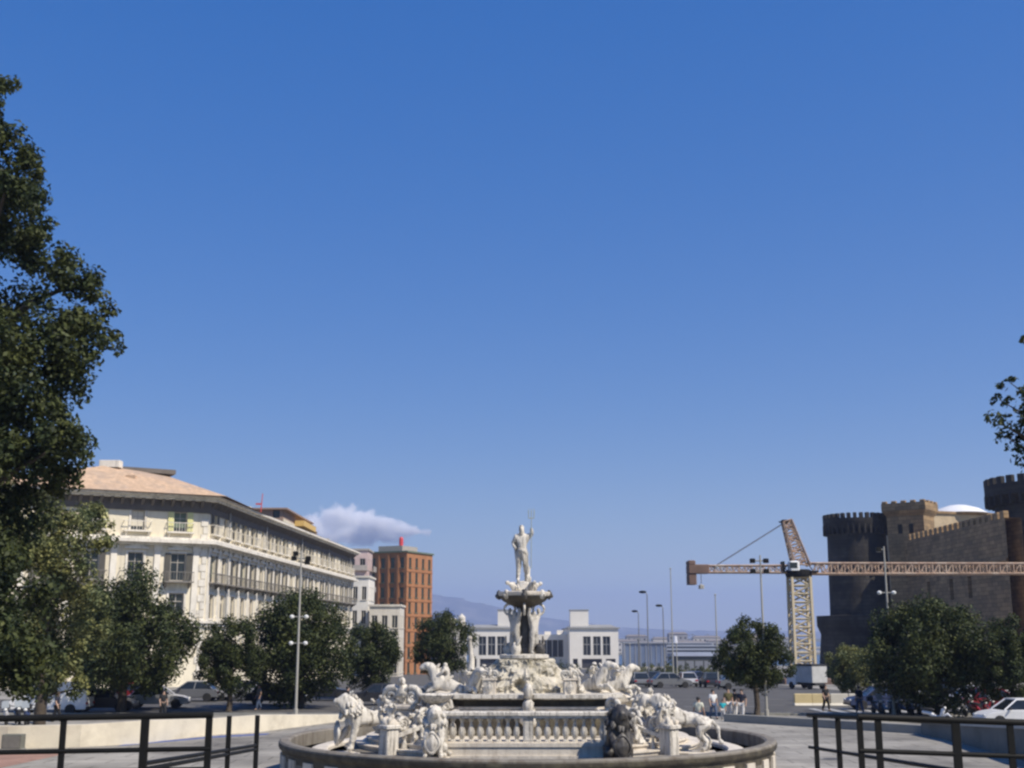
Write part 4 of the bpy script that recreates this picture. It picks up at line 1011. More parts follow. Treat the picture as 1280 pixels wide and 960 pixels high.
def lion_mesh(pose='stand'):
    if pose == 'stand':
        V = [(-.58, 0, .92), (-.1, 0, .9), (.36, 0, .98), (.58, 0, 1.24), (.74, 0, 1.46), (.96, 0, 1.4), (1.06, 0, 1.36)]
        Rr = [.24, .22, .3, .26, .22, .13, .1]
        legs = [([(.42, .19, .8), (.5, .22, .5), (.56, .22, .1), (.68, .22, .06)], [.16, .1, .085, .08]), ([(.42, -.19, .8), (.62, -.22, .62), (.76, -.22, .3), (.88, -.22, .26)], [.16, .1, .085, .08]),
                ([(-.6, .18, .74), (-.42, .21, .5), (-.66, .21, .3), (-.58, .21, .07), (-.46, .21, .05)], [.2, .14, .08, .075, .07]), ([(-.6, -.18, .74), (-.5, -.21, .5), (-.78, -.21, .3), (-.72, -.21, .07), (-.6, -.21, .05)], [.2, .14, .08, .075, .07])]
        tail = [(-.84, 0, .9), (-1.02, .05, .66), (-1.04, .1, .4), (-1.14, .1, .22)]
    else:
        V = [(-.34, 0, .34), (-.2, 0, .62), (.02, 0, .92), (.12, 0, 1.18), (.2, 0, 1.4), (.4, 0, 1.34), (.5, 0, 1.3)]
        Rr = [.27, .28, .3, .25, .22, .13, .1]
        legs = [([(.12, .2, .82), (.28, .22, .5), (.32, .22, .1), (.44, .22, .06)], [.15, .1, .085, .085]), ([(.12, -.2, .82), (.34, -.24, .68), (.46, -.22, .5), (.56, -.2, .52)], [.15, .1, .085, .085]),
                ([(-.3, .2, .3), (.06, .3, .36), (-.1, .3, .1), (.1, .3, .06)], [.2, .15, .09, .08]), ([(-.3, -.2, .3), (.06, -.3, .36), (-.1, -.3, .1), (.1, -.3, .06)], [.2, .15, .09, .08])]
        tail = [(-.6, 0, .2), (-.75, .2, .1), (-.6, .42, .1), (-.35, .46, .12)]
    E = [(i, i + 1) for i in range(6)]
    for k, (pts, rr) in enumerate(legs):
        b = len(V); V += pts; Rr += rr; E.append((2 if k < 2 else 0, b)); E += [(b + i, b + i + 1) for i in range(len(pts) - 1)]
    b = len(V); V += tail; Rr += [.06, .05, .045, .08]; E.append((0, b)); E += [(b + i, b + i + 1) for i in range(3)]
    for sy in (-1, 1):
        b = len(V); h = V[4]; V.append((h[0] - .04, sy * .17, h[2] + .17)); Rr.append(.055); E.append((4, b))
    me = skin_mesh(V, E, Rr, 2)
    return lumps(lumps(me, .03, 5, random.random() * 9), .03, 13, 4)

LION = {p: lion_mesh(p) for p in ('stand', 'sit')}
def mane_mesh(pose):
    c = Vector((.55, 0, 1.22)) if pose == 'stand' else Vector((.08, 0, 1.18))
    m = MB()
    rnd = random.Random(5)
    for i in range(60):
        d = Vector((rnd.gauss(-.25, .6), rnd.gauss(0, 1), rnd.gauss(0, .8))).normalized()
        p = c + Vector((d.x * .3, d.y * .3, d.z * .38)); q = p + Vector((d.x * .1 - .03, d.y * .1, d.z * .05 - .1))
        m.tube([p - d * .06, p, q], [.05, .085, .03], 6)
    return m.mesh('mane', 70)
MANE = {p: mane_mesh(p) for p in ('stand', 'sit')}
def shield_mesh():
    m = MB(); vs = []; n = 24
    for ring, (k, x) in enumerate(((1, 0), (1.0, .07), (.84, .1), (.78, .06), (.5, .12), (.0, .14))):
        for i in range(n):
            a = 2 * PI * i / n; w = 1 + .06 * math.cos(a * 4)
            vs.append((x, .25 * k * w * math.cos(a), .34 * k * w * math.sin(a)))
    fs = [tuple(range(n))]
    for r in range(5): fs += [(r * n + i, r * n + (i + 1) % n, (r + 1) * n + (i + 1) % n, (r + 1) * n + i) for i in range(n)]
    m.add(vs, fs); return m.mesh('shield', 50)
SHIELD = shield_mesh()

def lion(u, Y, z, face, pose, label, m=None, s=1.0, plinth_h=.35, plinth_z=None):
    m = m or ST_W
    x = xat(u, Y, Z0 + z)
    t = thing('lion_statue', label, 'statue', (x, Y, Z0 + z), face, 'stone lions around the fountain'); t.scale = (s,) * 3
    obj('body', LION[pose], None, t).data = (lambda me: (me.materials.clear(), me.materials.append(m), me)[2])(LION[pose].copy())
    for nm, me in (('mane', MANE[pose]),):
        c = me.copy(); c.materials.clear(); c.materials.append(m); obj(nm, c, None, t)
    c = SHIELD.copy(); c.materials.append(m)
    obj('shield', c, None, t, loc=(.86, -.16, .52) if pose == 'stand' else (.52, -.05, .5))
    b = MB(); b.bbox(-.95, 1.05, -.4, .4, -plinth_h, .0, .03) if pose == 'stand' else b.bbox(-.7, .72, -.46, .46, -plinth_h, 0, .03)
    b.build('plinth', m if m is ST_DARK else ST_P, t)
    return t
# the four seen lions
lion(460, 42.2, .95, R(200), 'stand', 'white stone lion standing with a shield on the outer end of the steps', s=1.15, plinth_h=.55)
lion(543, 39.6, .98, R(-90), 'sit', 'white stone lion sitting upright at the lit end of the front balustrade', s=1.0, plinth_h=.6)
lion(774, 39.5, .8, R(-80), 'sit', 'dark wet stone lion sitting at the shaded end of the front balustrade', m=ST_DARK, s=1.13, plinth_h=.55)
lion(855, 41.6, 1.0, R(174), 'stand', 'white stone lion standing sideways on the curved steps beside the dark lion', s=1.12, plinth_h=.6)
lion(803, 42.6, 1.3, R(-60), 'sit', 'small white stone lion sitting between the dark lion and the sideways one', s=.95, plinth_h=.4)
lion(506, 43.4, 1.3, R(-120), 'sit', 'small white stone lion sitting behind the upright lion, beside the stair rail', s=.95, plinth_h=.4)

def sea_monster(u, Y, z, rot, label, s=1.0, rider=True, fin=True):
    x = xat(u, Y, Z0 + z)
    t = thing('sea_monster_statue', label, 'statue', (x, Y, Z0 + z), rot, 'marble sea monsters on the fountain platform'); t.scale = (s,) * 3
    V = [(0, 0, .45), (.35, 0, .62), (.55, 0, .95), (.72, 0, 1.18), (.92, 0, 1.1), (1.04, 0, 1.02), (-.35, .05, .36), (-.68, .2, .3), (-.85, .1, .55), (-.7, -.05, .82), (-.72, -.05, 1.05), (.45, .22, .42), (.72, .25, .3), (.78, .25, .08), (.45, -.22, .42), (.8, -.25, .5), (.95, -.25, .32)]
    Rr = [.25, .28, .2, .17, .12, .09, .22, .17, .13, .09, .05, .1, .07, .07, .1, .07, .06]
    E = [(0, 1), (1, 2), (2, 3), (3, 4), (4, 5), (0, 6), (6, 7), (7, 8), (8, 9), (9, 10), (1, 11), (11, 12), (12, 13), (1, 14), (14, 15), (15, 16)]
    me = lumps(lumps(skin_mesh(V, E, Rr, 2), .04, 5, u), .035, 12, 2); obj('body', me, ST_W, t)
    m = MB()
    if fin:
        m.tube([(-.72, -.05, 1.0), (-.74, -.05, 1.35), (-.7, -.02, 1.75), (-.68, 0, 2.02)], [.13, .1, .075, .06], 10); m.ell((-.68, 0, 2.05), (.09, .09, .09))
        m.build('raised_tail', ST_W, t, smooth=70); m = MB()
    for k in range(5): m.tube([(.5 - .1 * k, 0, 1.02 - .09 * k), (.36 - .12 * k, 0, 1.2 - .1 * k)], [.1, .03], 6)
    m.build('mane_crest', ST_W, t, smooth=70)
    if rider:
        me = figure_mesh(((-.22, -.1, .74), (-.26, -.2, .86)), ((.2, -.14, .7), (.15, -.28, .62)), 'sit', scale=1.25, lean=.5)
        obj('rider', me, ST_W, t, loc=(.05, 0, .05), rotz=PI / 2)
    m = MB(); m.ell((-.1, 0, .1), (.75, .42, .26), 16, 8, jit=.5, seed=u); m.build('rock_base', ST_P, t, smooth=50)
sea_monster(562, 44.0, 2.52, R(170), 'white sea monster statue with an upright tail on the platform by the round tree', s=1.05, rider=True)
sea_monster(588, 43.6, 2.5, R(-60), 'white ridden sea monster statue beside the mossy rock, next to the upright tail', s=.95, fin=False)
sea_monster(738, 44.0, 2.55, R(-30), 'white ridden sea monster statue at the shaded flank of the mossy rock', s=1.05, fin=False)
sea_monster(766, 44.6, 2.5, R(10), 'white sea monster statue at the far end of the platform above the dark lion', s=1.0, rider=True, fin=False)
sea_monster(690, 48.8, 2.5, R(90), 'white sea monster statue behind the mossy rock', s=.8, fin=False)

def shell_basin(u, Y, z, label, s=1.0):
    t = thing('shell_basin', label, 'basin', (xat(u, Y, Z0 + z), Y, Z0 + z), 0, 'shell basins beside the balustrade'); t.scale = (s,) * 3
    m = MB(); m.lathe([(.1, .5), (.4, .6), (.62, .78), (.7, .9), (.66, .94), (.5, .86), (0, .8)], 32, lobes=10, amp=.06); m.build('shell', ST_W, t, smooth=40)
    m = MB(); m.lathe([(.3, -.7), (.28, -.6), (.16, -.2), (.14, .2), (.22, .5), (.1, .62)], 16, lobes=6, amp=.15); m.build('stem', ST_MOSS_SHADE, t, smooth=50)
shell_basin(544, 41.6, 2.1, 'white shell basin with a dark underside behind the upright white lion', .8)
shell_basin(797, 45.5, 1.75, 'white shell basin behind the small white lion and the dark lion', .8)

def putto(side, s, label, turn):
    a = side + s * R(43.5); r = 6.3
    x, y = FX + r * math.cos(a), FY + r * math.sin(a)
    t = thing('putto_statue', label, 'statue', (x, y, Z0 + 1.92), turn, 'marble figures on the stair posts')
    me = figure_mesh(((-.22, -.1, .72), (-.2, -.24, .8)), ((.22, -.06, .86), (.16, -.12, 1.0)), 'sit', scale=1.05, bulk=1.25, lean=.3)
    obj('body', me, ST_W, t, loc=(0, .1, -.36))
    m = MB(); m.ell((0, .02, .0), (.3, .28, .24), jit=.5, seed=s * 3 + side); m.tube([(-.25, .1, 0), (-.35, .0, .3), (-.26, -.1, .55)], [.12, .09, .04], 8)
    m.build('rock_seat', ST_P, t, smooth=70)
    m = MB(); m.ell((0, .1, .62), (.085, .09, .07), jit=.4, seed=side + 2); m.build('hair', ST_W, t, smooth=80)
putto(0, -1, 'small seated marble figure on the stair post between the dark lion and the sideways lion', R(20))
putto(PI, 1, 'small seated marble figure on the stair post between the outer lion and the upright lion', R(-25))
putto(0, 1, 'small seated marble figure on the back stair post behind the sideways lion', R(160))
putto(PI, -1, 'small seated marble figure on the back stair post behind the outer lion', R(200))

def cartouche(u, Y, z, rot, label, s=1.0):
    t = thing('carved_cartouche', label, 'carving', (xat(u, Y, Z0 + z), Y, Z0 + z), rot, 'carved marble cartouches on the stairs'); t.scale = (s,) * 3
    m = MB(); m.bbox(-.42, .42, -.25, .25, 0, .95, .04); m.bbox(-.5, .5, -.32, .32, .95, 1.06, .03); m.build('block', ST_P, t)
    sh = SHIELD.copy(); sh.materials.append(ST_W); o = obj('shield', sh, None, t, loc=(0, -.26, .5), rotz=-PI / 2)
    m = MB()
    for sx in (-1, 1):
        sp = []
        for i in range(17):
            w = i / 16; ph = w * 3.2 * PI; rr = .3 - .23 * w; sp.append((sx * (.34 - rr * math.cos(ph)), -.1, 1.3 + rr * math.sin(ph)))
        m.tube(sp, [.1 - .04 * i / 16 for i in range(17)], 8)
    m.ell((0, -.08, 1.42), (.18, .16, .26), jit=.5, seed=u); m.ell((0, -.12, 1.72), (.11, .1, .13), jit=.3, seed=u + 1)
    m.build('scrollwork', ST_W, t, smooth=70)
cartouche(503, 42.2, 1.25, R(-18), 'white carved cartouche block with scrolls between the outer lion and the upright lion', 1.15)
cartouche(812, 42.9, 1.25, R(22), 'white carved cartouche block with scrolls behind the sideways lion', .95)
cartouche(612, 42.6, 2.79, R(-5), 'small white carved scroll at the lit front edge of the rock mound', .5)
cartouche(712, 42.6, 2.79, R(8), 'small white carved scroll at the shaded front edge of the rock mound', .5)

for (u, Y, z, rot, s_, lab) in ((478, 43.6, 1.42, R(-40), .95, 'seated marble figure leaning behind the outer lion, above the steps'), (520, 41.3, 1.2, R(15), .85, 'seated marble figure close behind the upright white lion'), (528, 44.6, 1.42, R(-15), 1.0, 'standing height marble figure beside the lit end of the balustrade'), (826, 43.4, 1.42, R(35), .95, 'seated marble figure behind the neck of the sideways lion'), (792, 41.0, 1.2, R(-10), .8, 'seated marble figure squeezed between the dark lion and the stair rail'), (606, 43.4, 2.79, R(-30), .72, 'small seated marble figure at the lit foot of the rock mound'), (716, 43.4, 2.79, R(25), .72, 'small seated marble figure at the shaded foot of the rock mound')):
    t = thing('carved_figure', lab, 'statue', (xat(u, Y, Z0 + z), Y, Z0 + z), rot, 'carved figures crowding the fountain'); t.scale = (s_,) * 3
    me = figure_mesh(((-.24, -.08, .74), (-.2, -.22, .86)), ((.24, -.1, .66), (.26, -.26, .58)), 'sit', scale=1.45, bulk=1.2, lean=.4)
    obj('body', me, ST_W, t)
    m = MB(); m.ell((0, .05, .36), (.42, .36, .4), jit=.6, seed=u); m.ell((.3, -.2, .18), (.25, .22, .22), jit=.6, seed=u + 2); m.tube([(-.3, .0, .2), (-.48, -.1, .5), (-.4, -.2, .8), (-.25, -.2, .95)], [.15, .12, .09, .03], 8); m.build('rock_seat', ST_W, t, smooth=60)
# ------------------------------------------------------------------ trees
def crown_mesh(clumps, per, leaf, seed, squash=1.0):
    rng = np.random.default_rng(seed)
    cs = np.array([c[:3] for c in clumps]); rs = np.array([c[3] for c in clumps])
    n = np.maximum((per * (rs / rs.mean()) ** 2), 10).astype(int)
    idx = np.repeat(np.arange(len(rs)), n); N = len(idx)
    d = rng.normal(size=(N, 3)); d /= np.linalg.norm(d, axis=1)[:, None]
    rad = rng.random(N) ** .55 * rs[idx] * rng.uniform(.85, 1.15, N)
    p = cs[idx] + d * rad[:, None] * np.array([1, 1, squash])
    nor = d * .6 + rng.normal(size=(N, 3)) * .55 + np.array([0, 0, .35]); nor /= np.linalg.norm(nor, axis=1)[:, None]
    h = rng.normal(size=(N, 3)); a = np.cross(nor, h); a /= np.linalg.norm(a, axis=1)[:, None]; b = np.cross(nor, a)
    s = leaf * rng.uniform(.6, 1.35, N)[:, None]
    fold = nor * s * .18
    V = np.stack([p - a * s, p - b * s * .55 + fold, p + a * s, p + b * s * .55 + fold], axis=1).reshape(-1, 3)
    Fc = np.arange(N * 4).reshape(N, 4)
    me = bpy.data.meshes.new('crown'); me.vertices.add(N * 4); me.vertices.foreach_set('co', V.ravel().astype(np.float32))
    me.loops.add(N * 4); me.loops.foreach_set('vertex_index', Fc.ravel().astype(np.int32))
    me.polygons.add(N); me.polygons.foreach_set('loop_start', (np.arange(N) * 4).astype(np.int32))
    me.polygons.foreach_set('loop_total', np.full(N, 4, np.int32)); me.update(calc_edges=True); me.validate()
    return me

def round_clumps(c, rx, rz, n, seed, rough=.2):
    rnd = random.Random(seed); out = []
    for i in range(n):
        # golden-angle directions with jitter
        z = 1 - 2 * (i + .5) / n; a = i * 2.39996 + rnd.uniform(-.3, .3)
        r = math.sqrt(max(0, 1 - z * z)); d = Vector((r * math.cos(a), r * math.sin(a), z))
        f = .76 + rough * noise.noise(d * 1.7 + Vector((seed, 0, 0))) * 2 + rnd.uniform(-.07, .07)
        k = rnd.uniform(.13, .3)
        out.append((c[0] + d.x * rx * f, c[1] + d.y * rx * f, c[2] + d.z * rz * f, rx * k))
    for i in range(n // 3):
        d = Vector((rnd.gauss(0, 1), rnd.gauss(0, 1), rnd.gauss(0, 1))).normalized(); f = rnd.uniform(.1, .55)
        out.append((c[0] + d.x * rx * f, c[1] + d.y * rx * f, c[2] + d.z * rz * f, rx * .28))
    return out

def trunk_mesh(base_r, h, limbs, lean=(0, 0)):
    m = MB()
    path = [(lean[0] * t + .06 * math.sin(t * 5), lean[1] * t, h * t) for t in (0, .04, .25, .5, .75, 1)]
    m.tube(path, [base_r * 1.5, base_r * 1.1, base_r, base_r * .9, base_r * .85, base_r * .7], 10)
    top = Vector(path[-1])
    for L_ in limbs:
        e = Vector(L_); mid = top.lerp(e, .5) + Vector((0, 0, -.08 * (e - top).length))
        m.tube([top - Vector((0, 0, .2)), mid, e], [base_r * .5, base_r * .3, base_r * .1], 7)
    return m.mesh('trunk', 60)

def round_tree(u, Y, v0, v1, halfw, label, seed, leafm, kind='round_tree', group='round clipped street trees', n=52, per=170, base_v=None, cat='tree'):
    gz = ground_z(Y)
    ct = at(u, (v0 + v1) / 2, Y); rz = (zat(v0, Y) - zat(v1, Y)) / 2 * 1.07; rx = halfw * Y / 1533 * 1.1
    t = thing(kind, label, cat, (ct.x, Y, gz), 0, group)
    c = (0, 0, ct.z - gz)
    cl = round_clumps(c, rx, rz, n, seed)
    obj('crown', crown_mesh(cl, int(per * 2.1), .048 * rx ** .5 * 1.1, seed), leafm, t)
    limbs = [tuple(Vector(c) + (Vector(q[:3]) - Vector(c)) * .8) for q in cl[:n:6]]
    obj('trunk', trunk_mesh(.05 * rx + .06, c[2] - rz * .45, limbs), M_['bark'], t)
    return t

round_tree(157, 79, 722, 874, 82, 'large round dark green tree covering the near corner of the ochre palace', 11, LEAF_ROUND, n=80, per=200)
round_tree(289, 80.5, 772, 868, 42, 'smaller round tree on a thin trunk beside the large round tree', 12, LEAF_ROUND)
round_tree(378, 84, 741, 872, 68, 'broad round tree standing right behind the floodlight post before the palace', 13, LEAF_ROUND, n=70, per=190)
round_tree(466, 97, 776, 862, 38, 'round tree in front of the low cream house', 14, LEAF_ROUND)
round_tree(551, 106, 762, 852, 38, 'round dark tree between the orange brick block and the harbour terminal', 15, LEAF_ROUND)
round_tree(943, 76, 768, 872, 43, 'round topped tree standing alone in front of the tower crane', 16, LEAF_ROUND)
round_tree(1064, 92, 805, 872, 31, 'small olive bushy tree below the far castle tower', 17, LEAF_OLIVE, n=40)
round_tree(1163, 74, 746, 884, 72, 'broad dark tree covering the foot of the castle curtain wall', 18, LEAF_ROUND, n=76, per=200)
round_tree(1263, 71, 772, 884, 44, 'dark tree at the foot of the big near castle tower', 19, LEAF_ROUND, n=56)

def near_oaks():
    # the tall holm oak whose crown fills one edge of the photograph
    Y = 40.0; gz = ground_z(Y)
    cx = xat(-55, Y, 6)
    t = thing('holm_oak', 'very tall dark holm oak rising above the palace roof', 'tree', (cx, Y, gz))
    lobes = [(4, 100, 17), (-6, 112, 30), (88, 588, 26), (70, 600, 30), (30, 240, 40), (-14, 128, 36), (-30, 175, 55), (10, 205, 48), (48, 214, 20), (-20, 265, 80), (40, 300, 50), (-60, 350, 110), (75, 345, 48), (112, 362, 32), (133, 385, 20), (112, 418, 40), (60, 410, 70), (135, 430, 18), (30, 470, 90),
             (78, 480, 45), (-70, 480, 120), (70, 540, 45), (20, 560, 85), (95, 555, 22), (-60, 620, 120), (30, 606, 45), (-25, 660, 60), (-120, 400, 110), (-150, 540, 120), (-120, 700, 110), (-20, 740, 90), (-60, 280, 90), (-110, 230, 60), (-180, 640, 90), (-30, 720, 50), (-70, 790, 90), (10, 815, 60), (45, 835, 34), (-120, 800, 80), (20, 850, 36)]
    rnd = random.Random(3); cl = []
    for i, (u, v, rp) in enumerate(lobes):
        y = Y + rnd.uniform(-1, 1) * 2.6 * (1 - .3 * (u > 40)); p = at(u, v, y); r = rp * y / 1533
        k = max(4, int(rp / 5.5))
        for j in range(k):
            d = Vector((rnd.gauss(0, 1), rnd.gauss(0, 1), rnd.gauss(0, 1))).normalized(); f = rnd.uniform(.45, .95)
            cl.append((p.x - cx + d.x * r * f, p.y - Y + d.y * r * f, p.z - gz + d.z * r * f, r * rnd.uniform(.22, .36) + .1))
        cl.append((p.x - cx, p.y - Y, p.z - gz, r * .55))
    obj('crown', crown_mesh(cl, 260, .1, 5), LEAF_OAK, t)
    limbs = [c[:3] for c in cl[5::22]]
    m = MB(); m.tube([(0, 0, 0), (.05, 0, .3), (.1, 0, 3), (-.1, .1, 8), (.1, 0, 13), (0, 0, 17)], [.75, .55, .48, .4, .26, .1], 12)
    for e in limbs:
        e = Vector(e); s = Vector((0, 0, max(2.5, e.z - 2.5))); s.z = min(s.z, 16); mid = s.lerp(e, .5) + Vector((0, 0, .4))
        m.tube([s, mid, e], [.17, .11, .03], 7)
    m.build('trunk', M_['bark'], t, smooth=60)
    # olive-lit tree under it
    Y = 58.0; gz = ground_z(Y); cx = xat(62, Y, 4)
    t = thing('olive_oak', 'sunlit olive green tree under the tall holm oak, hiding one end of the palace', 'tree', (cx, Y, gz))
    cl = []
    for (u, v, rp) in [(55, 650, 48), (105, 640, 30), (118, 680, 30), (60, 700, 60), (100, 740, 42), (20, 690, 55), (60, 770, 55), (10, 770, 55), (128, 650, 16), (110, 785, 28), (40, 820, 45), (90, 828, 36), (0, 640, 45), (60, 848, 30), (15, 845, 34), (100, 850, 22)]:
        y = Y + rnd.uniform(-1.6, 1.6); p = at(u, v, y); r = rp * y / 1533
        for j in range(max(4, int(rp / 5))):
            d = Vector((rnd.gauss(0, 1), rnd.gauss(0, 1), rnd.gauss(0, 1))).normalized(); f = rnd.uniform(.45, .95)
            cl.append((p.x - cx + d.x * r * f, p.y - Y + d.y * r * f, p.z - gz + d.z * r * f, r * rnd.uniform(.24, .38) + .08))
        cl.append((p.x - cx, p.y - Y, p.z - gz, r * .5))
    obj('crown', crown_mesh(cl, 230, .1, 8), LEAF_OLIVE, t)
    m = MB(); m.tube([(0, 0, 0), (.05, 0, 2.5), (-.1, .1, 5), (0, 0, 8)], [.32, .24, .18, .06], 10)
    for e in cl[3::13]:
        e = Vector(e[:3]); s = Vector((0, 0, max(2, e.z - 1.6))); s.z = min(s.z, 7.5); m.tube([s, s.lerp(e, .5), e], [.1, .06, .02], 6)
    m.build('trunk', M_['bark'], t, smooth=60)
    # branches reaching in from the other edge
    Y = 30.0; gz = ground_z(Y); cx = xat(1345, Y, 4)
    t = thing('plane_tree', 'loose leafy branches of a tree in front of the big near castle tower', 'tree', (cx, Y, gz))
    cl = []
    for (u, v, rp) in [(1255, 478, 8), (1262, 474, 7), (1246, 498, 8), (1258, 502, 9), (1236, 523, 8), (1246, 527, 10), (1258, 524, 11), (1262, 540, 12), (1276, 520, 16), (1270, 556, 12), (1254, 548, 8), (1280, 570, 14), (1285, 540, 22), (1300, 500, 26), (1310, 560, 40), (1340, 520, 60), (1370, 450, 60), (1400, 560, 80), (1340, 600, 40), (1420, 420, 60), (1470, 480, 90), (1500, 580, 90), (1440, 620, 70), (1460, 400, 60), (1284, 492, 10), (1278, 425, 4)]:
        y = Y + rnd.uniform(-1, 1) * (1.6 if u > 1300 else .5); p = at(u, v, y); r = rp * y / 1533
        k = 3 if rp < 20 else int(rp / 4)
        for j in range(k):
            d = Vector((rnd.gauss(0, 1), rnd.gauss(0, 1), rnd.gauss(0, 1))).normalized()
            cl.append((p.x - cx + d.x * r * .7, p.y - Y + d.y * r * .7, p.z - gz + d.z * r * .7, r * rnd.uniform(.3, .55) + .05))
    obj('crown', crown_mesh(cl, 120, .07, 9), LEAF_OAK, t)
    m = MB(); m.tube([(0, 0, 0), (0, 0, 3), (.1, 0, 7), (.3, 0, 11)], [.3, .22, .16, .06], 10)
    for (u, v) in ((1278, 427), (1470, 500), (1490, 580), (1250, 500), (1240, 524), (1262, 478), (1272, 555), (1256, 545), (1278, 522), (1266, 538), (1310, 540), (1370, 460), (1400, 540)):
        e = at(u, v, Y); e = Vector((e.x - cx, 0, e.z - gz)); s = Vector((0, 0, e.z - .8)); mid = s.lerp(e, .55) + Vector((0, 0, -.1)); m.tube([s, mid, e], [.06, .03, .008], 6)
    m.build('trunk', M_['bark'], t, smooth=60)
near_oaks()

def bushes():
    # small dark trees by the terminal and a scruffy hedge of bushes beyond the street
    for i, (u, Y, v0, v1, hw, lab) in enumerate(((697, 260, 822, 856, 15, 'small dark tree in front of the recessed wing of the terminal'), (718, 270, 826, 858, 12, 'small dark tree at the foot of the second square tower'), (742, 280, 829, 856, 11, 'small dark tree before the dark entrance of the far pavilion'),
            (777, 290, 828, 858, 9, 'small dark tree beside the end corner of the far pavilion'), (836, 250, 818, 850, 6, 'slim dark cypress shaped tree among the thin poles'), (598, 240, 830, 860, 14, 'small dark tree under the near pavilion windows'), (630, 250, 834, 860, 13, 'small dark tree hidden behind the mossy rock'))):
        round_tree(u, Y, v0, v1, hw, lab, 40 + i, LEAF_ROUND, kind='small_tree', group='small trees along the avenue', n=22, per=70)
    for i in range(14):
        u = 784 + i * 9; Y = 150 + (i % 3) * 12
        lab = ['low grey green bush at the foot of the thin pale poles', 'low bush', ''][0]
        round_tree(u, Y, 829 + (i % 2) * 4, 854, 11, 'low dusty bush in the row beyond the street behind the sideways lion', 60 + i, LEAF_OLIVE if i % 3 == 0 else LEAF_ROUND, kind='bush', group='low bushes beyond the street', n=16, per=60, cat='bush')
bushes()

# ------------------------------------------------------------------ crane
def lattice(a, b, w0, w1, seg, chord=.16, diag=.09, tri=False):
    """lattice truss between two points; returns an MB"""
    a, b = Vector(a), Vector(b); d = (b - a); L_ = d.length; d.normalize()
    s = Vector((0, 1, 0)); up = d.cross(s)
    if up.length < .1: s = Vector((1, 0, 0)); up = d.cross(s)
    up.normalize(); s = up.cross(d).normalized()
    if up.z < 0 and abs(d.z) < .7: up = -up
    m = MB()
    def corners(f):
        w = w0 + (w1 - w0) * f; p = a.lerp(b, f)
        if tri: return [p - s * w / 2 - up * w / 2, p + s * w / 2 - up * w / 2, p + up * w / 2]
        return [p - s * w / 2 - up * w / 2, p + s * w / 2 - up * w / 2, p + s * w / 2 + up * w / 2, p - s * w / 2 + up * w / 2]
    C0, C1 = corners(0), corners(1); n = len(C0)
    for k in range(n): m.bar(C0[k], C1[k], chord)
    prev = C0
    for i in range(seg):
        nx = corners((i + 1) / seg)
        for k in range(n):
            k2 = (k + 1) % n
            m.bar(nx[k], nx[k2], diag)
            if i % 2: m.bar(prev[k], nx[k2], diag)
            else: m.bar(prev[k2], nx[k], diag)
        prev = nx
    return m

def crane():
    Y = 147.0
    yel = mat('faded yellow steel', (0.5, 0.43, 0.29), .6, .2, .8, stain=(0.35, 0.25, 0.16), stain_amt=.5)
    rust = mat('rusty orange steel', (0.38, 0.26, 0.18), .7, .3, 1.0, stain=(0.55, 0.46, 0.36), stain_amt=.8, stain_scale=.7)
    con = mat('rusty counterweight', (0.17, 0.11, 0.085), .9, .2, .6)
    gz = ground_z(Y) - .3
    px = xat(1001, Y, 4)
    t = thing('tower_crane', 'tall yellow lattice tower crane with its long jib reaching across the castle', 'crane', (px, Y, gz))
    def lx(u, v=711): return at(u, v, Y).x - px
    def lz(v): return zat(v, Y) - gz
    lattice((0, 0, 0), (0, 0, lz(722)), 2.35, 2.2, 13, .3, .16).build('mast', yel, t)
    m = MB(); m.bbox(-3, 3, -3, 3, 0, 1.0, .1); m.build('concrete_base', con, t)
    m = MB(); m.lathe([(1.5, lz(722)), (1.6, lz(718)), (1.6, lz(714)), (1.3, lz(712))], 20); m.box(lx(978), lx(1020), -1.3, 1.3, lz(715.5), lz(714)); m.build('slewing_ring', M_['dark_metal'], t)
    m = MB(); m.bbox(lx(984), lx(996), -1.6, -.1, lz(714) + .01, lz(702), .15); cab = m.build('cab', mat('white cab paint', (0.75, 0.75, 0.73), .4, .05), t)
    m = MB(); m.box(lx(984) - .02, lx(993), -1.63, -1.605, lz(711), lz(704)); m.build('cab_window', M_['glass'], cab)
    m = MB(); m.box(lx(977), lx(980), -.6, .6, lz(713.9), lz(702)); m.build('control_box', M_['dark_metal'], t)
    lattice((lx(1002), 0, lz(710)), (lx(986), 0, lz(651)), 1.8, 1.0, 8, .24, .13).build('tower_head', rust, t)
    m = MB(); m.box(lx(980), lx(988), -.5, .5, lz(655), lz(650)); m.bar((lx(976), 0, lz(652.5)), (lx(993), 0, lz(652.5)), .12); m.build('head_sheave', M_['dark_metal'], t)
    lattice((lx(1012), 0, lz(711)), (lx(1450), 0, lz(711)), 1.25, 1.15, 52, .2, .11).build('jib', rust, t)
    lattice((lx(985), 0, lz(711.5)), (lx(878), 0, lz(711.5)), .85, .8, 14, .18, .09).build('counter_jib', rust, t)
    m = MB(); m.bbox(lx(859), lx(885), -1.1, 1.1, lz(717), lz(706), .1); m.bbox(lx(859), lx(869), -1.0, 1.0, lz(731), lz(717.2), .1); m.bbox(lx(859), lx(868), -1.1, 1.1, lz(705.9), lz(701), .1); m.build('counterweight', con, t)
    m = MB(); m.bbox(lx(873), lx(879), -.4, .4, lz(736), lz(731), .1); m.bar((lx(876), 0, lz(731)), (lx(876), 0, lz(717)), .06); m.build('winch_drum', M_['white_metal'], t)
    m = MB(); m.bbox(lx(893), lx(897), -.5, .5, lz(709.5), lz(706.5), .05); m.build('winch_box', M_['white_metal'], t)
    m = MB()
    for y in (-.4, .4): m.bar((lx(984), y, lz(653)), (lx(895), y, lz(707)), .09); pass
    m.build('pendant_line', M_['steel'], t)
crane()

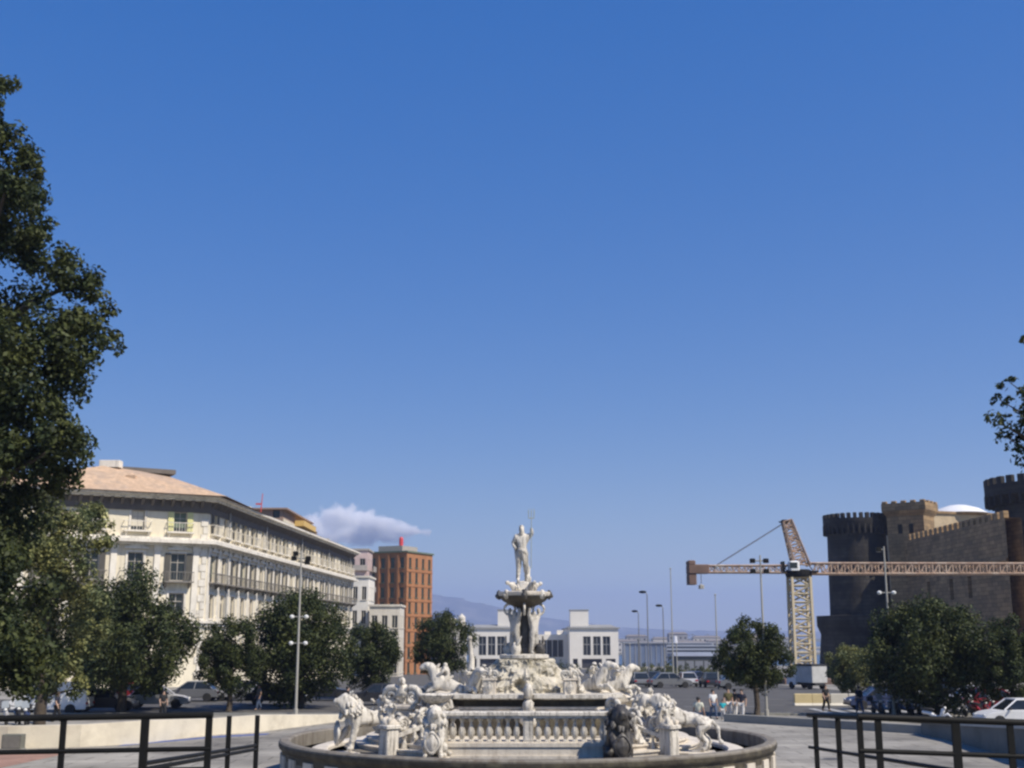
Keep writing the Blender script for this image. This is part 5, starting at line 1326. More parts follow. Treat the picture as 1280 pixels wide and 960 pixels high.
# ------------------------------------------------------------------ lamps and poles
def light_post(u, vb, vt, Y, label, floods, mid=None, thick=.09, cross=True):
    gz = ground_z(Y); x = xat(u, Y, gz)
    t = thing('floodlight_post', label, 'lamp post', (x, Y, gz), 0, 'tall pale floodlight posts of the square')
    H = zat(vt, Y) - gz
    m = MB(); m.tube([(0, 0, 0), (0, 0, .4), (0, 0, .42), (0, 0, H)], [thick * 1.5, thick * 1.5, thick, thick * .55], 12); m.build('pole', M_['white_metal'], t, smooth=40)
    for (du, v) in floods:
        z = zat(v, Y) - gz; dx = du * Y / 1533
        m = MB(); m.bbox(-.16, .16, -.13, .13, -.14, .14, .03); h = m.build('floodlight', M_['dark_metal'], t, loc=(dx, -.05, z))
        m = MB(); m.box(-.13, .13, -.1, .1, -.15, -.142); m.build('lens', M_['lampglass'], h)
        m = MB(); m.bar((0, 0, z), (dx, 0, z), .06); m.build('arm', M_['white_metal'], t)
    for v in (mid or []):
        z = zat(v, Y) - gz
        for s in (-1, 1):
            m = MB(); m.bar((0, 0, z), (s * .4, 0, z), .05); m.build('arm', M_['white_metal'], t)
            m = MB(); m.lathe([(.06, -.12), (.14, -.05), (.15, .05), (.06, .12), (0, .13)], 12, (s * .45, 0, z)); m.build('lantern', M_['lampglass'], t, smooth=40)
    return t
light_post(369.5, 893, 688, 76.6, 'tall pale floodlight post in front of the broad round tree by the palace', [(-9, 698), (9, 698), (-7, 692), (8, 703)], [804, 771])
light_post(958.5, 896, 694, 75.8, 'tall pale floodlight post with four dark heads in front of the lone round tree', [(-10, 701), (7, 701), (-10, 714), (7, 714)], [809])
light_post(1118, 888, 683, 76.0, 'tall pale post with a single lamp before the castle tower', [(-7, 687)], [741])
for (u, v, Y, lab) in ((808, 740, 140, 'thin street lamp with a dark oval head, tallest of the three by the harbour hall'), (797, 764, 170, 'thin street lamp with a dark oval head, lowest of the three by the harbour hall'), (828, 757, 155, 'thin street lamp with a dark oval head next to the tall bare pole')):
    gz = ground_z(Y); x = xat(u, Y, gz); H = zat(v, Y) - gz
    t = thing('street_lamp', lab, 'street lamp', (x, Y, gz), 0, 'thin street lamps of the avenue')
    m = MB(); m.tube([(.3, 0, 0), (.3, 0, H - .3), (.1, 0, H), (0, 0, H)], [.09, .06, .05, .04], 8); m.build('pole', M_['steel'], t)
    m = MB(); m.ell((-.2, 0, H), (.45, .2, .16)); m.build('lamp_head', M_['dark_metal'], t, smooth=60)
for i, (u, v0, v1, Y, lab) in enumerate(((842, 712, 862, 135, 'tallest thin bare pole in front of the harbour'), (847, 806, 866, 130, 'short thin pale pole beside the tallest bare pole'), (898, 745, 868, 118, 'thin pale pole beside the lone round tree'), (799, 800, 840, 230, 'stout pale pole before the glazed harbour hall'), (788, 806, 858, 150, 'thin pale pole nearest to the far pavilion'), (832, 812, 858, 160, 'thin pale pole between the oval lamp and the tallest pole'))):
    gz = ground_z(Y); x = xat(u, Y, gz); H = zat(v0, Y) - gz
    t = thing('flag_pole', lab, 'pole', (x, Y, gz), 0, 'thin poles before the harbour')
    m = MB(); r = .22 if i == 3 else .085; m.tube([(0, 0, 0), (0, 0, H)], [r, r * .6], 8); m.build('mast', M_['white_metal'], t)
    m = MB(); m.ell((0, 0, H + .1), (r * 1.2,) * 3); m.build('finial', M_['white_metal'], t)
# ------------------------------------------------------------------ low walls, railings
def low_walls():
    # cream wall on the lit side of the square
    pts = [(-60, 54.0, 906), (8, 54, 908), (100, 54.8, 906), (175, 56.5, 901), (262, 61.5, 898.5), (318, 63, 894), (428, 71.5, 893.5)]
    m = MB(); vs = []
    for (u, Y, vt) in pts:
        z1 = zat(vt, Y); gz = ground_z(Y); x = xat(u, Y, gz)
        vs += [(x, Y, gz - .2), (x, Y, z1), (x + .05, Y + .55, z1), (x + .05, Y + .55, gz - .2)]
    n = len(pts); m.add(vs, [(i * 4 + j, (i + 1) * 4 + j, (i + 1) * 4 + (j + 1) % 4, i * 4 + (j + 1) % 4) for i in range(n - 1) for j in range(4)] + [(0, 1, 2, 3), tuple((n - 1) * 4 + j for j in (3, 2, 1, 0))])
    o = m.build('parapet_wall', M_['cream']); tag(o, 'long low cream stone wall running from the railing towards the fountain', 'wall')
    # a grey cabinet standing by the wall
    Y = 53.3; x = xat(16, Y, Z0); t = thing('utility_cabinet', 'grey metal cabinet standing against the low cream wall', 'cabinet', (x, Y, Z0))
    m = MB(); m.bbox(-.42, .42, -.25, .25, .08, .66, .02); m.build('body', mat('cabinet grey', (0.14, 0.145, 0.12), .6, .2), t)
    m = MB(); m.box(-.36, .36, -.262, -.252, .12, .6); m.build('door', mat('cabinet door', (0.17, 0.17, 0.15), .6, .2), t)
    m = MB(); m.box(-.45, .45, -.28, .28, 0, .08); m.build('base', M_['grey_stone'], t)
    # low grey wall on the other side
    m = MB(); a = (xat(905, 71, Z0), 71.0); b = (xat(1152, 62, Z0), 62.0)
    d = Vector((b[0] - a[0], b[1] - a[1])); n_ = Vector((d.y, -d.x)).normalized() * -.5
    m.prism([a, b, (b[0] + n_.x, b[1] + n_.y), (a[0] + n_.x, a[1] + n_.y)], Z0 - .2, Z0 + .42)
    tag(m.build('bench_wall', M_['grey_stone']), 'low grey stone wall between the basin and the ramp wall', 'wall')
    # ramp wall with a pale coping
    t = thing('ramp_wall', 'dark grey ramp wall with a pale coping behind the far railing', 'wall', (0, 0, 0))
    m = MB(); c = MB(); A = [(1152, 61.5, 904), (1200, 57, 907), (1300, 47, 912), (1420, 40, 918)]
    vs, cs = [], []
    for (u, Y, vt) in A:
        z = zat(vt, Y); x = xat(u, Y, Z0); gz = ground_z(Y)
        vs += [(x, Y, gz - .2), (x, Y, z), (x + .4, Y + .35, z), (x + .4, Y + .35, gz - .2)]
        cs += [(x - .06, Y - .06, z + .002), (x - .06, Y - .06, z + .11), (x + .46, Y + .41, z + .11), (x + .46, Y + .41, z + .002)]
    fs = [(i * 4 + j, (i + 1) * 4 + j, (i + 1) * 4 + (j + 1) % 4, i * 4 + (j + 1) % 4) for i in range(3) for j in range(4)] + [(0, 1, 2, 3), (15, 14, 13, 12)]
    m.add(vs, fs).build('wall', mat('ramp wall stone', (0.17, 0.17, 0.15), .9, .2, .6, stain=(.1, .1, .08), stain_amt=.5), t); c.add(cs, fs).build('coping', mat('pale coping', (0.45, 0.44, 0.4), .8, .1), t)
low_walls()

def railing(name, label, pts, posts, rails, top_w=.046, mid_w=.034):
    """pts: polyline of (x, y, z_top); posts: parameters along it; rails: drops below the top rail"""
    t = thing(name, label, 'railing', (pts[0][0], pts[0][1], 0), 0, 'black railings at the edge of the terrace')
    o = Vector((pts[0][0], pts[0][1], 0)); P = [Vector(p) - o for p in pts]
    def along(f):
        k = min(int(f), len(P) - 2); return P[k].lerp(P[k + 1], f - k)
    for d in rails:
        for a, b in zip(P, P[1:]):
            m = MB(); w = top_w if d == 0 else mid_w
            m.tube([a - Vector((0, 0, d)), b - Vector((0, 0, d))], w / 2, 10); m.build('top_rail' if d == 0 else 'rail', M_['dark_metal'], t, smooth=50)
    for f, w in posts:
        w *= .85
        p = along(f); g = ground_z(p.y + o.y) - .02
        m = MB(); m.box(-w / 2, w / 2, -w * .3, w * .3, g, p.z - .012); m.build('post', M_['dark_metal'], t, loc=(p.x, p.y, 0))
        m = MB(); m.box(-w, w, -w * .8, w * .8, g, g + .035); m.build('foot_plate', M_['dark_metal'], t, loc=(p.x, p.y, 0))
def railings():
    Y = 8.6
    def pt(u, v, y): p = at(u, v, y); return (p.x, p.y, p.z)
    s = .0
    # near front panels
    a, b = pt(-160, 901, Y), pt(266, 893.5, Y)
    fr = lambda u: (u + 160) / 426
    railing('railing', 'black metal railing in front of the low cream wall', [a, b], [(fr(-80), .05), (fr(80), .045), (fr(182), .062), (fr(262), .05)], [0, .225, .36])
    a, b = pt(1072, 896, Y), pt(1440, 909, Y)
    fr = lambda u: (u - 1072) / 368
    railing('railing', 'black metal railing in front of the ramp wall and parked motorbikes', [a, b], [(fr(1074), .045), (fr(1097), .05), (fr(1194), .062), (fr(1262), .05), (fr(1380), .05)], [0, .225, .36])
    # panels going down the side of the steps
    q = pt(184, 895, 8.75); e = pt(322, 892.5, 13.2)
    railing('stair_railing', 'black handrail descending from the railing before the cream wall', [q, e], [(.66, .05), (1.0, .055)], [.32, .36 + .0])
    q = pt(1190, 902, 8.75); e = pt(1010, 893.5, 13.2)
    railing('stair_railing', 'black handrail descending from the railing before the ramp wall', [q, e], [(.72, .055), (.93, .055)], [0, .33])
    # links of the top rail to the far posts
railings()

# ------------------------------------------------------------------ vehicles
def car_mesh_parts(L_=4.2, W=1.75, H=1.48, van=False):
    w = W / 2
    prof = [(-L_ / 2, .3), (-L_ / 2 - .04, .55), (-L_ / 2 + .05, .82), (-L_ * .28, .92), (L_ * .2, .92), (L_ * .42, .78), (L_ / 2 - .02, .62), (L_ / 2 + .03, .42), (L_ / 2, .28)] if not van else \
           [(-L_ / 2, .3), (-L_ / 2 - .02, .6), (-L_ / 2, H - .1), (-L_ / 2 + .12, H), (L_ * .18, H), (L_ * .3, .98), (L_ * .46, .85), (L_ / 2, .6), (L_ / 2, .3)]
    m = MB(); n = len(prof); vs = []
    for s, k in ((-1, .93), (-1, 1), (1, 1), (1, .93)):
        for (x, z) in prof:
            kk = k * (1 - .1 * max(0, abs(x) / (L_ / 2) - .75) / .25) * (1 - (.1 if van and z > 1.2 else 0))
            vs.append((x, s * w * kk, z if abs(k) == 1 else z - .02))
    fs = []
    # order sections: inner left, left, right, inner right
    fs += [tuple(reversed(range(n, 2 * n))), tuple(range(2 * n, 3 * n))]
    for i in range(n): j = (i + 1) % n; fs.append((n + i, n + j, 2 * n + j, 2 * n + i))
    m.add(vs[0:0] + vs, fs) if False else m.add(vs[n:3 * n], [tuple(reversed(range(n))), tuple(range(n, 2 * n))] + [(i, (i + 1) % n, n + (i + 1) % n, n + i) for i in range(n)])
    body = m.mesh('body', 40)
    bm = bmesh.new(); bm.from_mesh(body); bmesh.ops.bevel(bm, geom=list(bm.edges), offset=.05, segments=2, affect='EDGES', clamp_overlap=True); bm.to_mesh(body); bm.free(); body.shade_smooth(); body.set_sharp_from_angle(angle=R(50))
    if van:
        g = MB()
        for s in (-1, 1): g.add([(L_ * .0, s * (w * .905 + .012), 1.0), (L_ * .24, s * (w * .905 + .06), 1.0), (L_ * .17, s * (w * .9 + .012), H - .16), (0, s * (w * .9 + .012), H - .16)], [(0, 1, 2, 3)])
        g.add([(L_ * .185, -w * .75, H - .06), (L_ * .185, w * .75, H - .06), (L_ * .3, w * .8, 1.03), (L_ * .3, -w * .8, 1.03)], [(0, 1, 2, 3)])
        g.add([(-L_ / 2 - .03, -w * .7, 1.05), (-L_ / 2 - .03, w * .7, 1.05), (-L_ / 2 - .012, w * .65, H - .2), (-L_ / 2 - .012, -w * .65, H - .2)], [(0, 1, 2, 3)])
        cabin = g.mesh('window'); roof = None
    else:
        g = MB(); z0, z1 = .9, H - .05
        bot = [(-L_ * .4, w * .9), (L_ * .24, w * .9)]; top = [(-L_ * .27, w * .72), (L_ * .06, w * .72)]
        vs = [(bot[0][0], -bot[0][1], z0), (bot[1][0], -bot[1][1], z0), (bot[1][0], bot[1][1], z0), (bot[0][0], bot[0][1], z0), (top[0][0], -top[0][1], z1), (top[1][0], -top[1][1], z1), (top[1][0], top[1][1], z1), (top[0][0], top[0][1], z1)]
        g.add(vs, [(3, 2, 1, 0), (4, 5, 6, 7), (0, 1, 5, 4), (1, 2, 6, 5), (2, 3, 7, 6), (3, 0, 4, 7)]); cabin = g.mesh('window')
        r = MB(); r.bbox(-L_ * .275, L_ * .065, -w * .73, w * .73, z1 - .02, H, .05)
        for s in (-1, 1):
            for (xa, xb) in ((bot[0][0], top[0][0]), (bot[1][0], top[1][0]), (-L_ * .07, -L_ * .09)):
                r.bar((xa, s * w * .9, z0), (xb, s * w * .725, z1), .07)
        roof = r.mesh('roof')
    tb = MB(); M = Matrix.Rotation(PI / 2, 4, 'X')
    prof2 = [(.2, -.1), (.3, -.1), (.32, -.07), (.32, .07), (.3, .1), (.2, .1)]
    q = MB(); q.lathe(prof2, 20); q.v = [tuple(M @ Vector(p)) for p in q.v]; tyre = q.mesh('tyre', 40)
    q = MB(); q.lathe([(0, -.085), (.05, -.095), (.21, -.06), (.21, .06), (.05, .095), (0, .085)], 16); q.v = [tuple(M @ Vector(p)) for p in q.v]; rim = q.mesh('rim', 40)
    hl = MB(); hl.ell((0, 0, 0), (.06, .17, .08)); head = hl.mesh('headlight', 60)
    return dict(body=body, window=cabin, roof=roof, tyre=tyre, rim=rim, head=head, L=L_, W=W)
CARS = {'car': car_mesh_parts(), 'van': car_mesh_parts(4.9, 1.9, 1.95, True)}
TAIL = mat('tail light red', (0.4, 0.02, 0.02), .3, .05)
TRIM = mat('black plastic', (0.025, 0.025, 0.025), .6)
def paint(name, c): return mat(name, c, .28, .04, 2, spec=.6)
PAINT = dict(white=paint('white car paint', (.75, .75, .74)), red=paint('red car paint', (.3, .02, .025)), grey=paint('grey car paint', (.2, .205, .21)), silver=paint('silver car paint', (.5, .5, .51)), dark=paint('dark car paint', (.03, .032, .04)), blue=paint('dark blue car paint', (.04, .06, .14)))
def car(u, Y, colour, face, label, kind='car', group=None):
    P = CARS[kind]; gz = ground_z(Y) + .012
    t = thing('parked_car' if kind == 'car' else 'van', label, kind, (xat(u, Y, gz), Y, gz), face, group)
    def part(n, me, m, loc=None, par=t):
        me2 = me
        if len(me.materials) and me.materials[0] is not m: me2 = me.copy(); me2.materials.clear()
        return obj(n, me2, m, par, loc=loc)
    part('body', P['body'], PAINT[colour]); part('window', P['window'], M_['glass'])
    if P['roof']: part('roof', P['roof'], PAINT[colour])
    x = P['L'] * .31; y = P['W'] / 2 - .1
    for sx in (-1, 1):
        for sy in (-1, 1):
            wv = thing('wheel', None, None, (sx * x, sy * y, .32)); wv.parent = t
            obj('tyre', P['tyre'], M_['tyre'], wv); obj('rim', P['rim'], M_['rim'], wv)
    for sy in (-1, 1):
        part('headlight', P['head'], M_['lampglass'], (P['L'] / 2 - .03, sy * P['W'] * .34, .62))
        m = MB(); m.box(-.03, .03, -.13, .13, -.07, .07); m.build('tail_light', TAIL, t, loc=(-P['L'] / 2 - .03, sy * P['W'] * .36, .68))
        m = MB(); m.ell((0, 0, 0), (.07, .1, .07)); m.build('wing_mirror', TRIM, t, loc=(P['L'] * .17, sy * (P['W'] / 2 + .06), .98))
    m = MB(); m.box(P['L'] / 2 - .01, P['L'] / 2 + .045, -P['W'] * .42, P['W'] * .42, .3, .42); m.build('bumper', TRIM, t)
    m = MB(); m.box(-P['L'] / 2 - .06, -P['L'] / 2 + .02, -P['W'] * .42, P['W'] * .42, .32, .46); m.build('bumper', TRIM, t)
    return t
GC = 'cars parked along the street'
car(62, 78.0, 'white', R(182), 'white van parked behind the low cream wall under the tall oak', 'van')
car(152, 90.5, 'red', R(180), 'dark red car parked behind the trunk of the large round tree', group=GC)
car(196, 84.5, 'silver', R(8), 'pale silver car parked just past the dark red car', group=GC)
car(128, 80.0, 'dark', R(2), 'dark green black car in front of the dark red car', group=GC)
car(240, 93.5, 'grey', R(180), 'grey car on the street between the two round trees', group=GC)
car(300, 94.5, 'silver', R(178), 'silver car behind the thin trunk of the smaller round tree', group=GC)
car(345, 88.5, 'dark', R(5), 'dark car beside the tall floodlight post under the broad tree', group=GC)
car(405, 94.5, 'dark', R(0), 'dark car parked in the shade of the broad round tree', group=GC)
car(470, 88.0, 'dark', R(190), 'dark car partly hidden by the lion on the outer steps', group=GC)
car(520, 82.5, 'grey', R(176), 'large grey car standing right behind the sea monster statues', group=GC)
for i, (u, Y, c, f) in enumerate(((800, 128, 'grey', 90), (818, 140, 'dark', 85), (838, 124, 'grey', 10), (858, 132, 'silver', 95), (872, 145, 'blue', 4), (888, 126, 'dark', 92), (912, 134, 'grey', 180), (700, 150, 'dark', 90), (925, 118, 'grey', 4))):
    car(u, Y, c, R(f), ['distant grey car seen from behind nearest to the far pavilion', 'distant dark car second from the far pavilion', 'distant grey car seen side on among the thin poles', 'distant pale car behind the white lion standing sideways', 'distant dark blue car beyond the bushes by the quay shed', 'distant dark car facing away near the lone round tree', 'distant grey car behind the lone round tree', 'distant dark car behind the mossy rock', 'distant grey car seen side on behind the lone tree trunk'][i], group='cars on the avenue')
car(1272, 67.0, 'white', R(183), 'white car parked under the dark tree by the near castle tower', group='cars near the castle')
car(1214, 84.5, 'silver', R(180), 'silver car parked under the broad dark tree by the castle wall', group='cars near the castle')
car(1130, 90.0, 'white', R(176), 'white car parked behind the row of motorbikes', group='cars near the castle')
car(1098, 83.0, 'blue', R(182), 'dark blue car parked beside the row of motorbikes', group='cars near the castle')
car(1180, 92.0, 'dark', R(0), 'dark car behind the white scooters in the tree shade', group='cars near the castle')
car(1245, 80.0, 'red', R(4), 'red car in the shade under the castle trees', group='cars near the castle')

def truck():
    Y = 118.0; gz = ground_z(Y) + .012
    t = thing('box_truck', 'white box truck with a dark roof standing below the crane', 'truck', (xat(1011, Y, gz), Y, gz), R(118))
    m = MB(); m.bbox(-1.9, .9, -1.1, 1.1, .75, 2.55, .05); m.build('cargo_box', mat('dusty white truck sheet', (.45, .45, .43), .7, .15, 1.0, stain=(.3, .29, .27), stain_amt=.6), t)
    m = MB(); m.box(-1.92, .92, -1.12, 1.12, 2.553, 2.75); m.build('box_roof', TRIM, t)
    m = MB(); m.prism([(.98, -1.0), (2.5, -1.0), (2.5, 1.0), (.98, 1.0)], .45, 1.25); m.prism([(.98, -1.0), (2.48, -1.0), (2.48, 1.0), (.98, 1.0)], 1.25, 2.1, [(.98, -.92), (2.1, -.92), (2.1, .92), (.98, .92)]); cb = m.build('cab', PAINT['white'], t)
    m = MB(); m.add([(2.505, -.85, 1.32), (2.505, .85, 1.32), (2.17, .8, 2.0), (2.17, -.8, 2.0)], [(0, 1, 2, 3)])
    for s in (-1, 1): m.add([(1.3, s * 1.01, 1.32), (2.3, s * 1.01, 1.32), (2.0, s * .955, 1.95), (1.3, s * .955, 1.95)], [(0, 1, 2, 3)])
    m.build('windscreen', M_['glass'], cb)
    m = MB(); m.box(-1.9, 2.3, -.7, .7, .45, .74); m.build('chassis', TRIM, t)
    for x in (-1.2, 1.75):
        for y in (-.9, .9):
            wv = thing('wheel', None, None, (x, y, .4)); wv.parent = t; wv.scale = (1.25,) * 3
            obj('tyre', CARS['car']['tyre'], M_['tyre'], wv); obj('rim', CARS['car']['rim'], M_['rim'], wv)
    t.scale = (.85,) * 3
truck()

def site_barriers():
    ym = mat('pale yellow barrier', (0.62, 0.5, 0.26), .8, .12, 1.0)
    cm = mat('cream barrier', (0.6, 0.56, 0.46), .8, .1, 1.0)
    for i, (u, m_) in enumerate(((1004, ym), (1026, ym), (1049, cm), (1072, cm))):
        Y = 88.0; x = xat(u, Y, Z0)
        lab = ['pale yellow site barrier under the white box truck, first of the row', 'pale yellow site barrier beside the first one under the truck', 'cream site barrier next to the pale yellow ones', 'cream site barrier at the end near the olive bushy tree'][i]
        t = thing('site_barrier', lab, 'barrier', (x, Y, Z0), 0, 'low barriers round the building site')
        m = MB(); m.bbox(-.62, .62, -.12, .12, .16, .8, .03); m.build('panel', m_, t)
        m = MB(); m.prism([(-.64, -.3), (.64, -.3), (.64, .3), (-.64, .3)], 0, .155, [(-.64, -.14), (.64, -.14), (.64, .14), (-.64, .14)]); m.build('foot', cm, t)
site_barriers()

def scooter_parts():
    S = {}
    M = Matrix.Rotation(PI / 2, 4, 'X')
    q = MB(); q.lathe([(.14, -.05), (.22, -.06), (.25, -.03), (.25, .03), (.22, .06), (.14, .05)], 18); q.v = [tuple(M @ Vector(p)) for p in q.v]; S['tyre'] = q.mesh('tyre', 40)
    q = MB(); q.lathe([(0, -.05), (.15, -.04), (.15, .04), (0, .05)], 14); q.v = [tuple(M @ Vector(p)) for p in q.v]; S['rim'] = q.mesh('rim', 40)
    V = [(-.75, 0, .62), (-.5, 0, .6), (-.2, 0, .5), (.05, 0, .34), (.3, 0, .36), (.45, 0, .6), (.5, 0, .85), (-.45, 0, .45)]
    S['body'] = skin_mesh(V, [(0, 1), (1, 2), (2, 3), (3, 4), (4, 5), (5, 6), (1, 7)], [.1, .15, .14, .1, .1, .14, .1, .15], 1)
    q = MB(); q.tube([(-.78, 0, .78), (-.5, 0, .79), (-.2, 0, .77), (-.02, 0, .72)], [.08, .14, .14, .08], 10); q.v = [(x, y, .76 + (z - .76) * .55) for x, y, z in q.v]; S['seat'] = q.mesh('seat', 60)
    q = MB(); q.tube([(.66, 0, .25), (.56, 0, .6), (.46, 0, .98)], .035, 8); q.tube([(.4, -.34, 1.03), (.46, 0, .98), (.4, .34, 1.03)], .022, 8); S['handlebar'] = q.mesh('handlebar', 60)
    q = MB(); q.add([(.52, -.2, .95), (.52, .2, .95), (.36, .18, 1.32), (.36, -.18, 1.32), (.535, -.2, .95), (.535, .2, .95), (.375, .18, 1.32), (.375, -.18, 1.32)], [(3, 2, 1, 0), (4, 5, 6, 7), (0, 1, 5, 4), (1, 2, 6, 5), (2, 3, 7, 6), (3, 0, 4, 7)]); S['windscreen'] = q.mesh('windscreen')
    q = MB(); q.ell((.6, 0, .86), (.07, .1, .08)); S['headlight'] = q.mesh('headlight', 60)
    q = MB(); q.tube([(.36, 0, .36), (.72, 0, .53), (.92, 0, .38)], [.05, .09, .03], 8); S['mudguard'] = q.mesh('mudguard', 60)
    q = MB(); q.bbox(-.98, -.7, -.19, .19, .82, 1.1, .06); S['top_box'] = q.mesh('top_box')
    return S
SC = scooter_parts()
def scooter(u, Y, colour, face, label, group, box=False, screen=True):
    gz = ground_z(Y) + .012
    t = thing('motor_scooter', label, 'scooter', (xat(u, Y, gz), Y, gz), face, group); t.rotation_euler = (R(6), 0, face)
    def part(n, m):
        me = SC[n]
        if len(me.materials) and me.materials[0] is not m: me = me.copy(); me.materials.clear()
        return obj(n, me, m, t)
    part('body', PAINT[colour]); part('seat', TRIM); part('handlebar', TRIM); part('headlight', M_['lampglass']); part('mudguard', PAINT[colour])
    if screen: part('windscreen', mat('scooter screen', (.3, .33, .35), .1, .05))
    if box: part('top_box', TRIM)
    for x in (-.58, .68):
        wv = thing('wheel', None, None, (x, 0, .25)); wv.parent = t; obj('tyre', SC['tyre'], M_['tyre'], wv); obj('rim', SC['rim'], M_['rim'], wv)
G1, G2 = 'scooters parked behind the cream wall', 'motorbikes parked by the castle trees'
scooter(8, 68, 'silver', R(-70), 'silver scooter with a windscreen beside the railing end of the cream wall', G1, box=True)
scooter(22, 69, 'dark', R(-60), 'dark scooter between the silver one and the white van', G1)
scooter(34, 68, 'blue', R(-75), 'dark blue scooter beside the white van', G1, box=True)
scooter(46, 70, 'dark', R(-66), 'dark scooter in front of the back of the white van', G1, screen=False)
for i, (u, Y, c, f, bx) in enumerate(((1098, 77, 'dark', -80, True), (1108, 77.5, 'silver', -72, False), (1119, 76.5, 'dark', -85, False), (1131, 77, 'blue', -70, True), (1143, 77.5, 'dark', -78, False), (1170, 69.5, 'white', -40, False), (1162, 76, 'white', -50, True), (1200, 76, 'silver', -80, False), (1210, 77, 'dark', -75, True), (1226, 75, 'red', -70, False), (1238, 76, 'dark', -80, False))):
    scooter(u, Y, c, R(f), ['dark motorbike with a top box nearest the small bushy tree', 'silver motorbike second in the row by the castle trees', 'dark motorbike between the silver and the blue one', 'dark blue motorbike with a top box in the middle of the row', 'dark motorbike next to the white scooters', 'bright white scooter standing forward of the tree trunk', 'white scooter with a top box behind the bright one', 'silver scooter past the broad tree trunk', 'dark scooter with a top box past the broad tree trunk', 'red scooter between the broad tree and the white car', 'dark scooter beside the red one'][i], G2, box=bx, screen=i % 2 == 0)

# ------------------------------------------------------------------ people
SKIN = mat('skin', (0.42, 0.27, 0.19), .6, .08)
HAIR = mat('black hair', (0.015, 0.012, 0.01), .6)
SHOE = mat('dark shoes', (0.03, 0.03, 0.03), .6)
def person(u, Y, face, label, top, bottom, h=1.7, stride=.12, arms=0.0, bag=None):
    gz = ground_z(Y) + .008
    t = thing('person', label, 'person', (xat(u, Y, gz), Y, gz), face)
    s = h
    V = [(0, 0, .53), (0, 0, .62), (0, 0, .74), (0, 0, .835), (0, -.008, .89), (0, -.004, .945), (0, -.058, .9)]
    Rr = [.07, .065, .082, .032, .05, .046, .012]
    E = [(0, 1), (1, 2), (2, 3), (3, 4), (4, 5), (4, 6)]
    armp, legp = [], []
    for sx in (-1, 1):
        b = len(V); P = [(sx * .115, 0, .79), (sx * .145, .02 * sx * stride * 5 + .01, .63), (sx * .15, -.05 - arms + .05 * sx * stride * 5, .5 + arms * .8), (sx * .15, -.065 - arms + .05 * sx * stride * 5, .455 + arms)]
        V += P; Rr += [.038, .03, .024, .02]; E += [(2, b), (b, b + 1), (b + 1, b + 2), (b + 2, b + 3)]; armp.append(P)
        # five short fingers and a thumb root off the palm
        for k in range(5):
            c = len(V); V.append((P[3][0] + (k - 2) * .009, P[3][1] - .008 * abs(k - 2) - (.02 if k == 0 else 0), P[3][2] - (.045 if k else .02))); Rr.append(.006); E.append((b + 3, c))
    for sx in (-1, 1):
        b = len(V); P = [(sx * .055, 0, .49), (sx * .06, -.02 - sx * stride * .45, .28), (sx * .06, .02 - sx * stride, .05), (sx * .065, -.075 - sx * stride, .02)]
        V += P; Rr += [.06, .042, .028, .024]; E += [(0, b), (b, b + 1), (b + 1, b + 2), (b + 2, b + 3)]; legp.append(P)
    sc = lambda L: [tuple(c * s for c in p) for p in L]
    obj('body', skin_mesh(sc(V), E, [r * s for r in Rr], 1), SKIN, t)
    k = 1.22
    Vt = [(0, 0, .5), (0, 0, .62), (0, 0, .74), (0, 0, .8)]; Rt = [.08, .078, .1, .055]; Et = [(0, 1), (1, 2), (2, 3)]
    for P in armp:
        b = len(Vt); Vt += [P[0], tuple(P[0][i] * .25 + P[1][i] * .75 for i in range(3))]; Rt += [.05, .043]; Et += [(2, b), (b, b + 1)]
    obj('shirt', skin_mesh(sc(Vt), Et, [r * s for r in Rt], 1), top, t)
    Vb = [(0, 0, .53)]; Rb = [.088]; Eb = []
    for P in legp:
        b = len(Vb); Vb += P[:3]; Rb += [.072, .054, .04]; Eb += [(0, b), (b, b + 1), (b + 1, b + 2)]
    obj('trousers', skin_mesh(sc(Vb), Eb, [r * s for r in Rb], 1), bottom, t)
    m = MB(); m.ell((0, .012 * s, .94 * s), (.06 * s, .066 * s, .055 * s), jit=.15, seed=u); m.build('hair', HAIR, t, smooth=80)
    for P in legp:
        m = MB(); p = P[2]; m.ell((p[0] * s, (p[1] - .04) * s, .022 * s), (.032 * s, .075 * s, .026 * s)); m.build('shoe', SHOE, t, smooth=80)
    if bag is not None:
        m = MB(); m.bbox(-.13, .13, .1, .24, .6 * s, .82 * s, .04); m.build('backpack', bag, t)
    return t
cl = lambda n, c: mat(n, c, .85, .1, 6)
W_, TQ, OL, NV, CRM, BLK, DEN, WHT = cl('white cloth', (.7, .7, .68)), cl('turquoise cloth', (.03, .45, .5)), cl('olive cloth', (.09, .08, .03)), cl('navy cloth', (.02, .022, .04)), cl('cream cloth', (.6, .6, .48)), cl('black cloth', (.015, .015, .016)), cl('denim cloth', (.07, .1, .17)), cl('pale trousers', (.55, .53, .5))
person(874, 64, R(150), 'person with dark hair and cream top standing behind the sideways white lion', CRM, DEN, 1.72)
person(892, 73.4, R(20), 'person in a white top, first of the group by the lone tree', W_, DEN, 1.7)
person(904, 72.6, R(-10), 'child in a turquoise top in front of the group by the lone tree', TQ, WHT, 1.15, .06)
person(911, 73.8, R(10), 'person in dark olive clothes between the turquoise child and the navy figure', OL, WHT, 1.78, .05)
person(928, 73.2, R(-30), 'person in navy with pale trousers beside the lone tree trunk', NV, WHT, 1.74)
person(919, 75.2, R(160), 'person in black at the back of the group by the lone tree', BLK, WHT, 1.66)
person(203, 74.5, R(40), 'person in black walking behind the cream wall by the large round tree', BLK, BLK, 1.62)
person(70, 71.0, R(90), 'person in dark clothes in front of the white van', NV, BLK, 1.7)
person(323, 82, R(-60), 'person in grey standing under the trees near the floodlight post', cl('grey cloth', (.2, .2, .2)), DEN, 1.7)
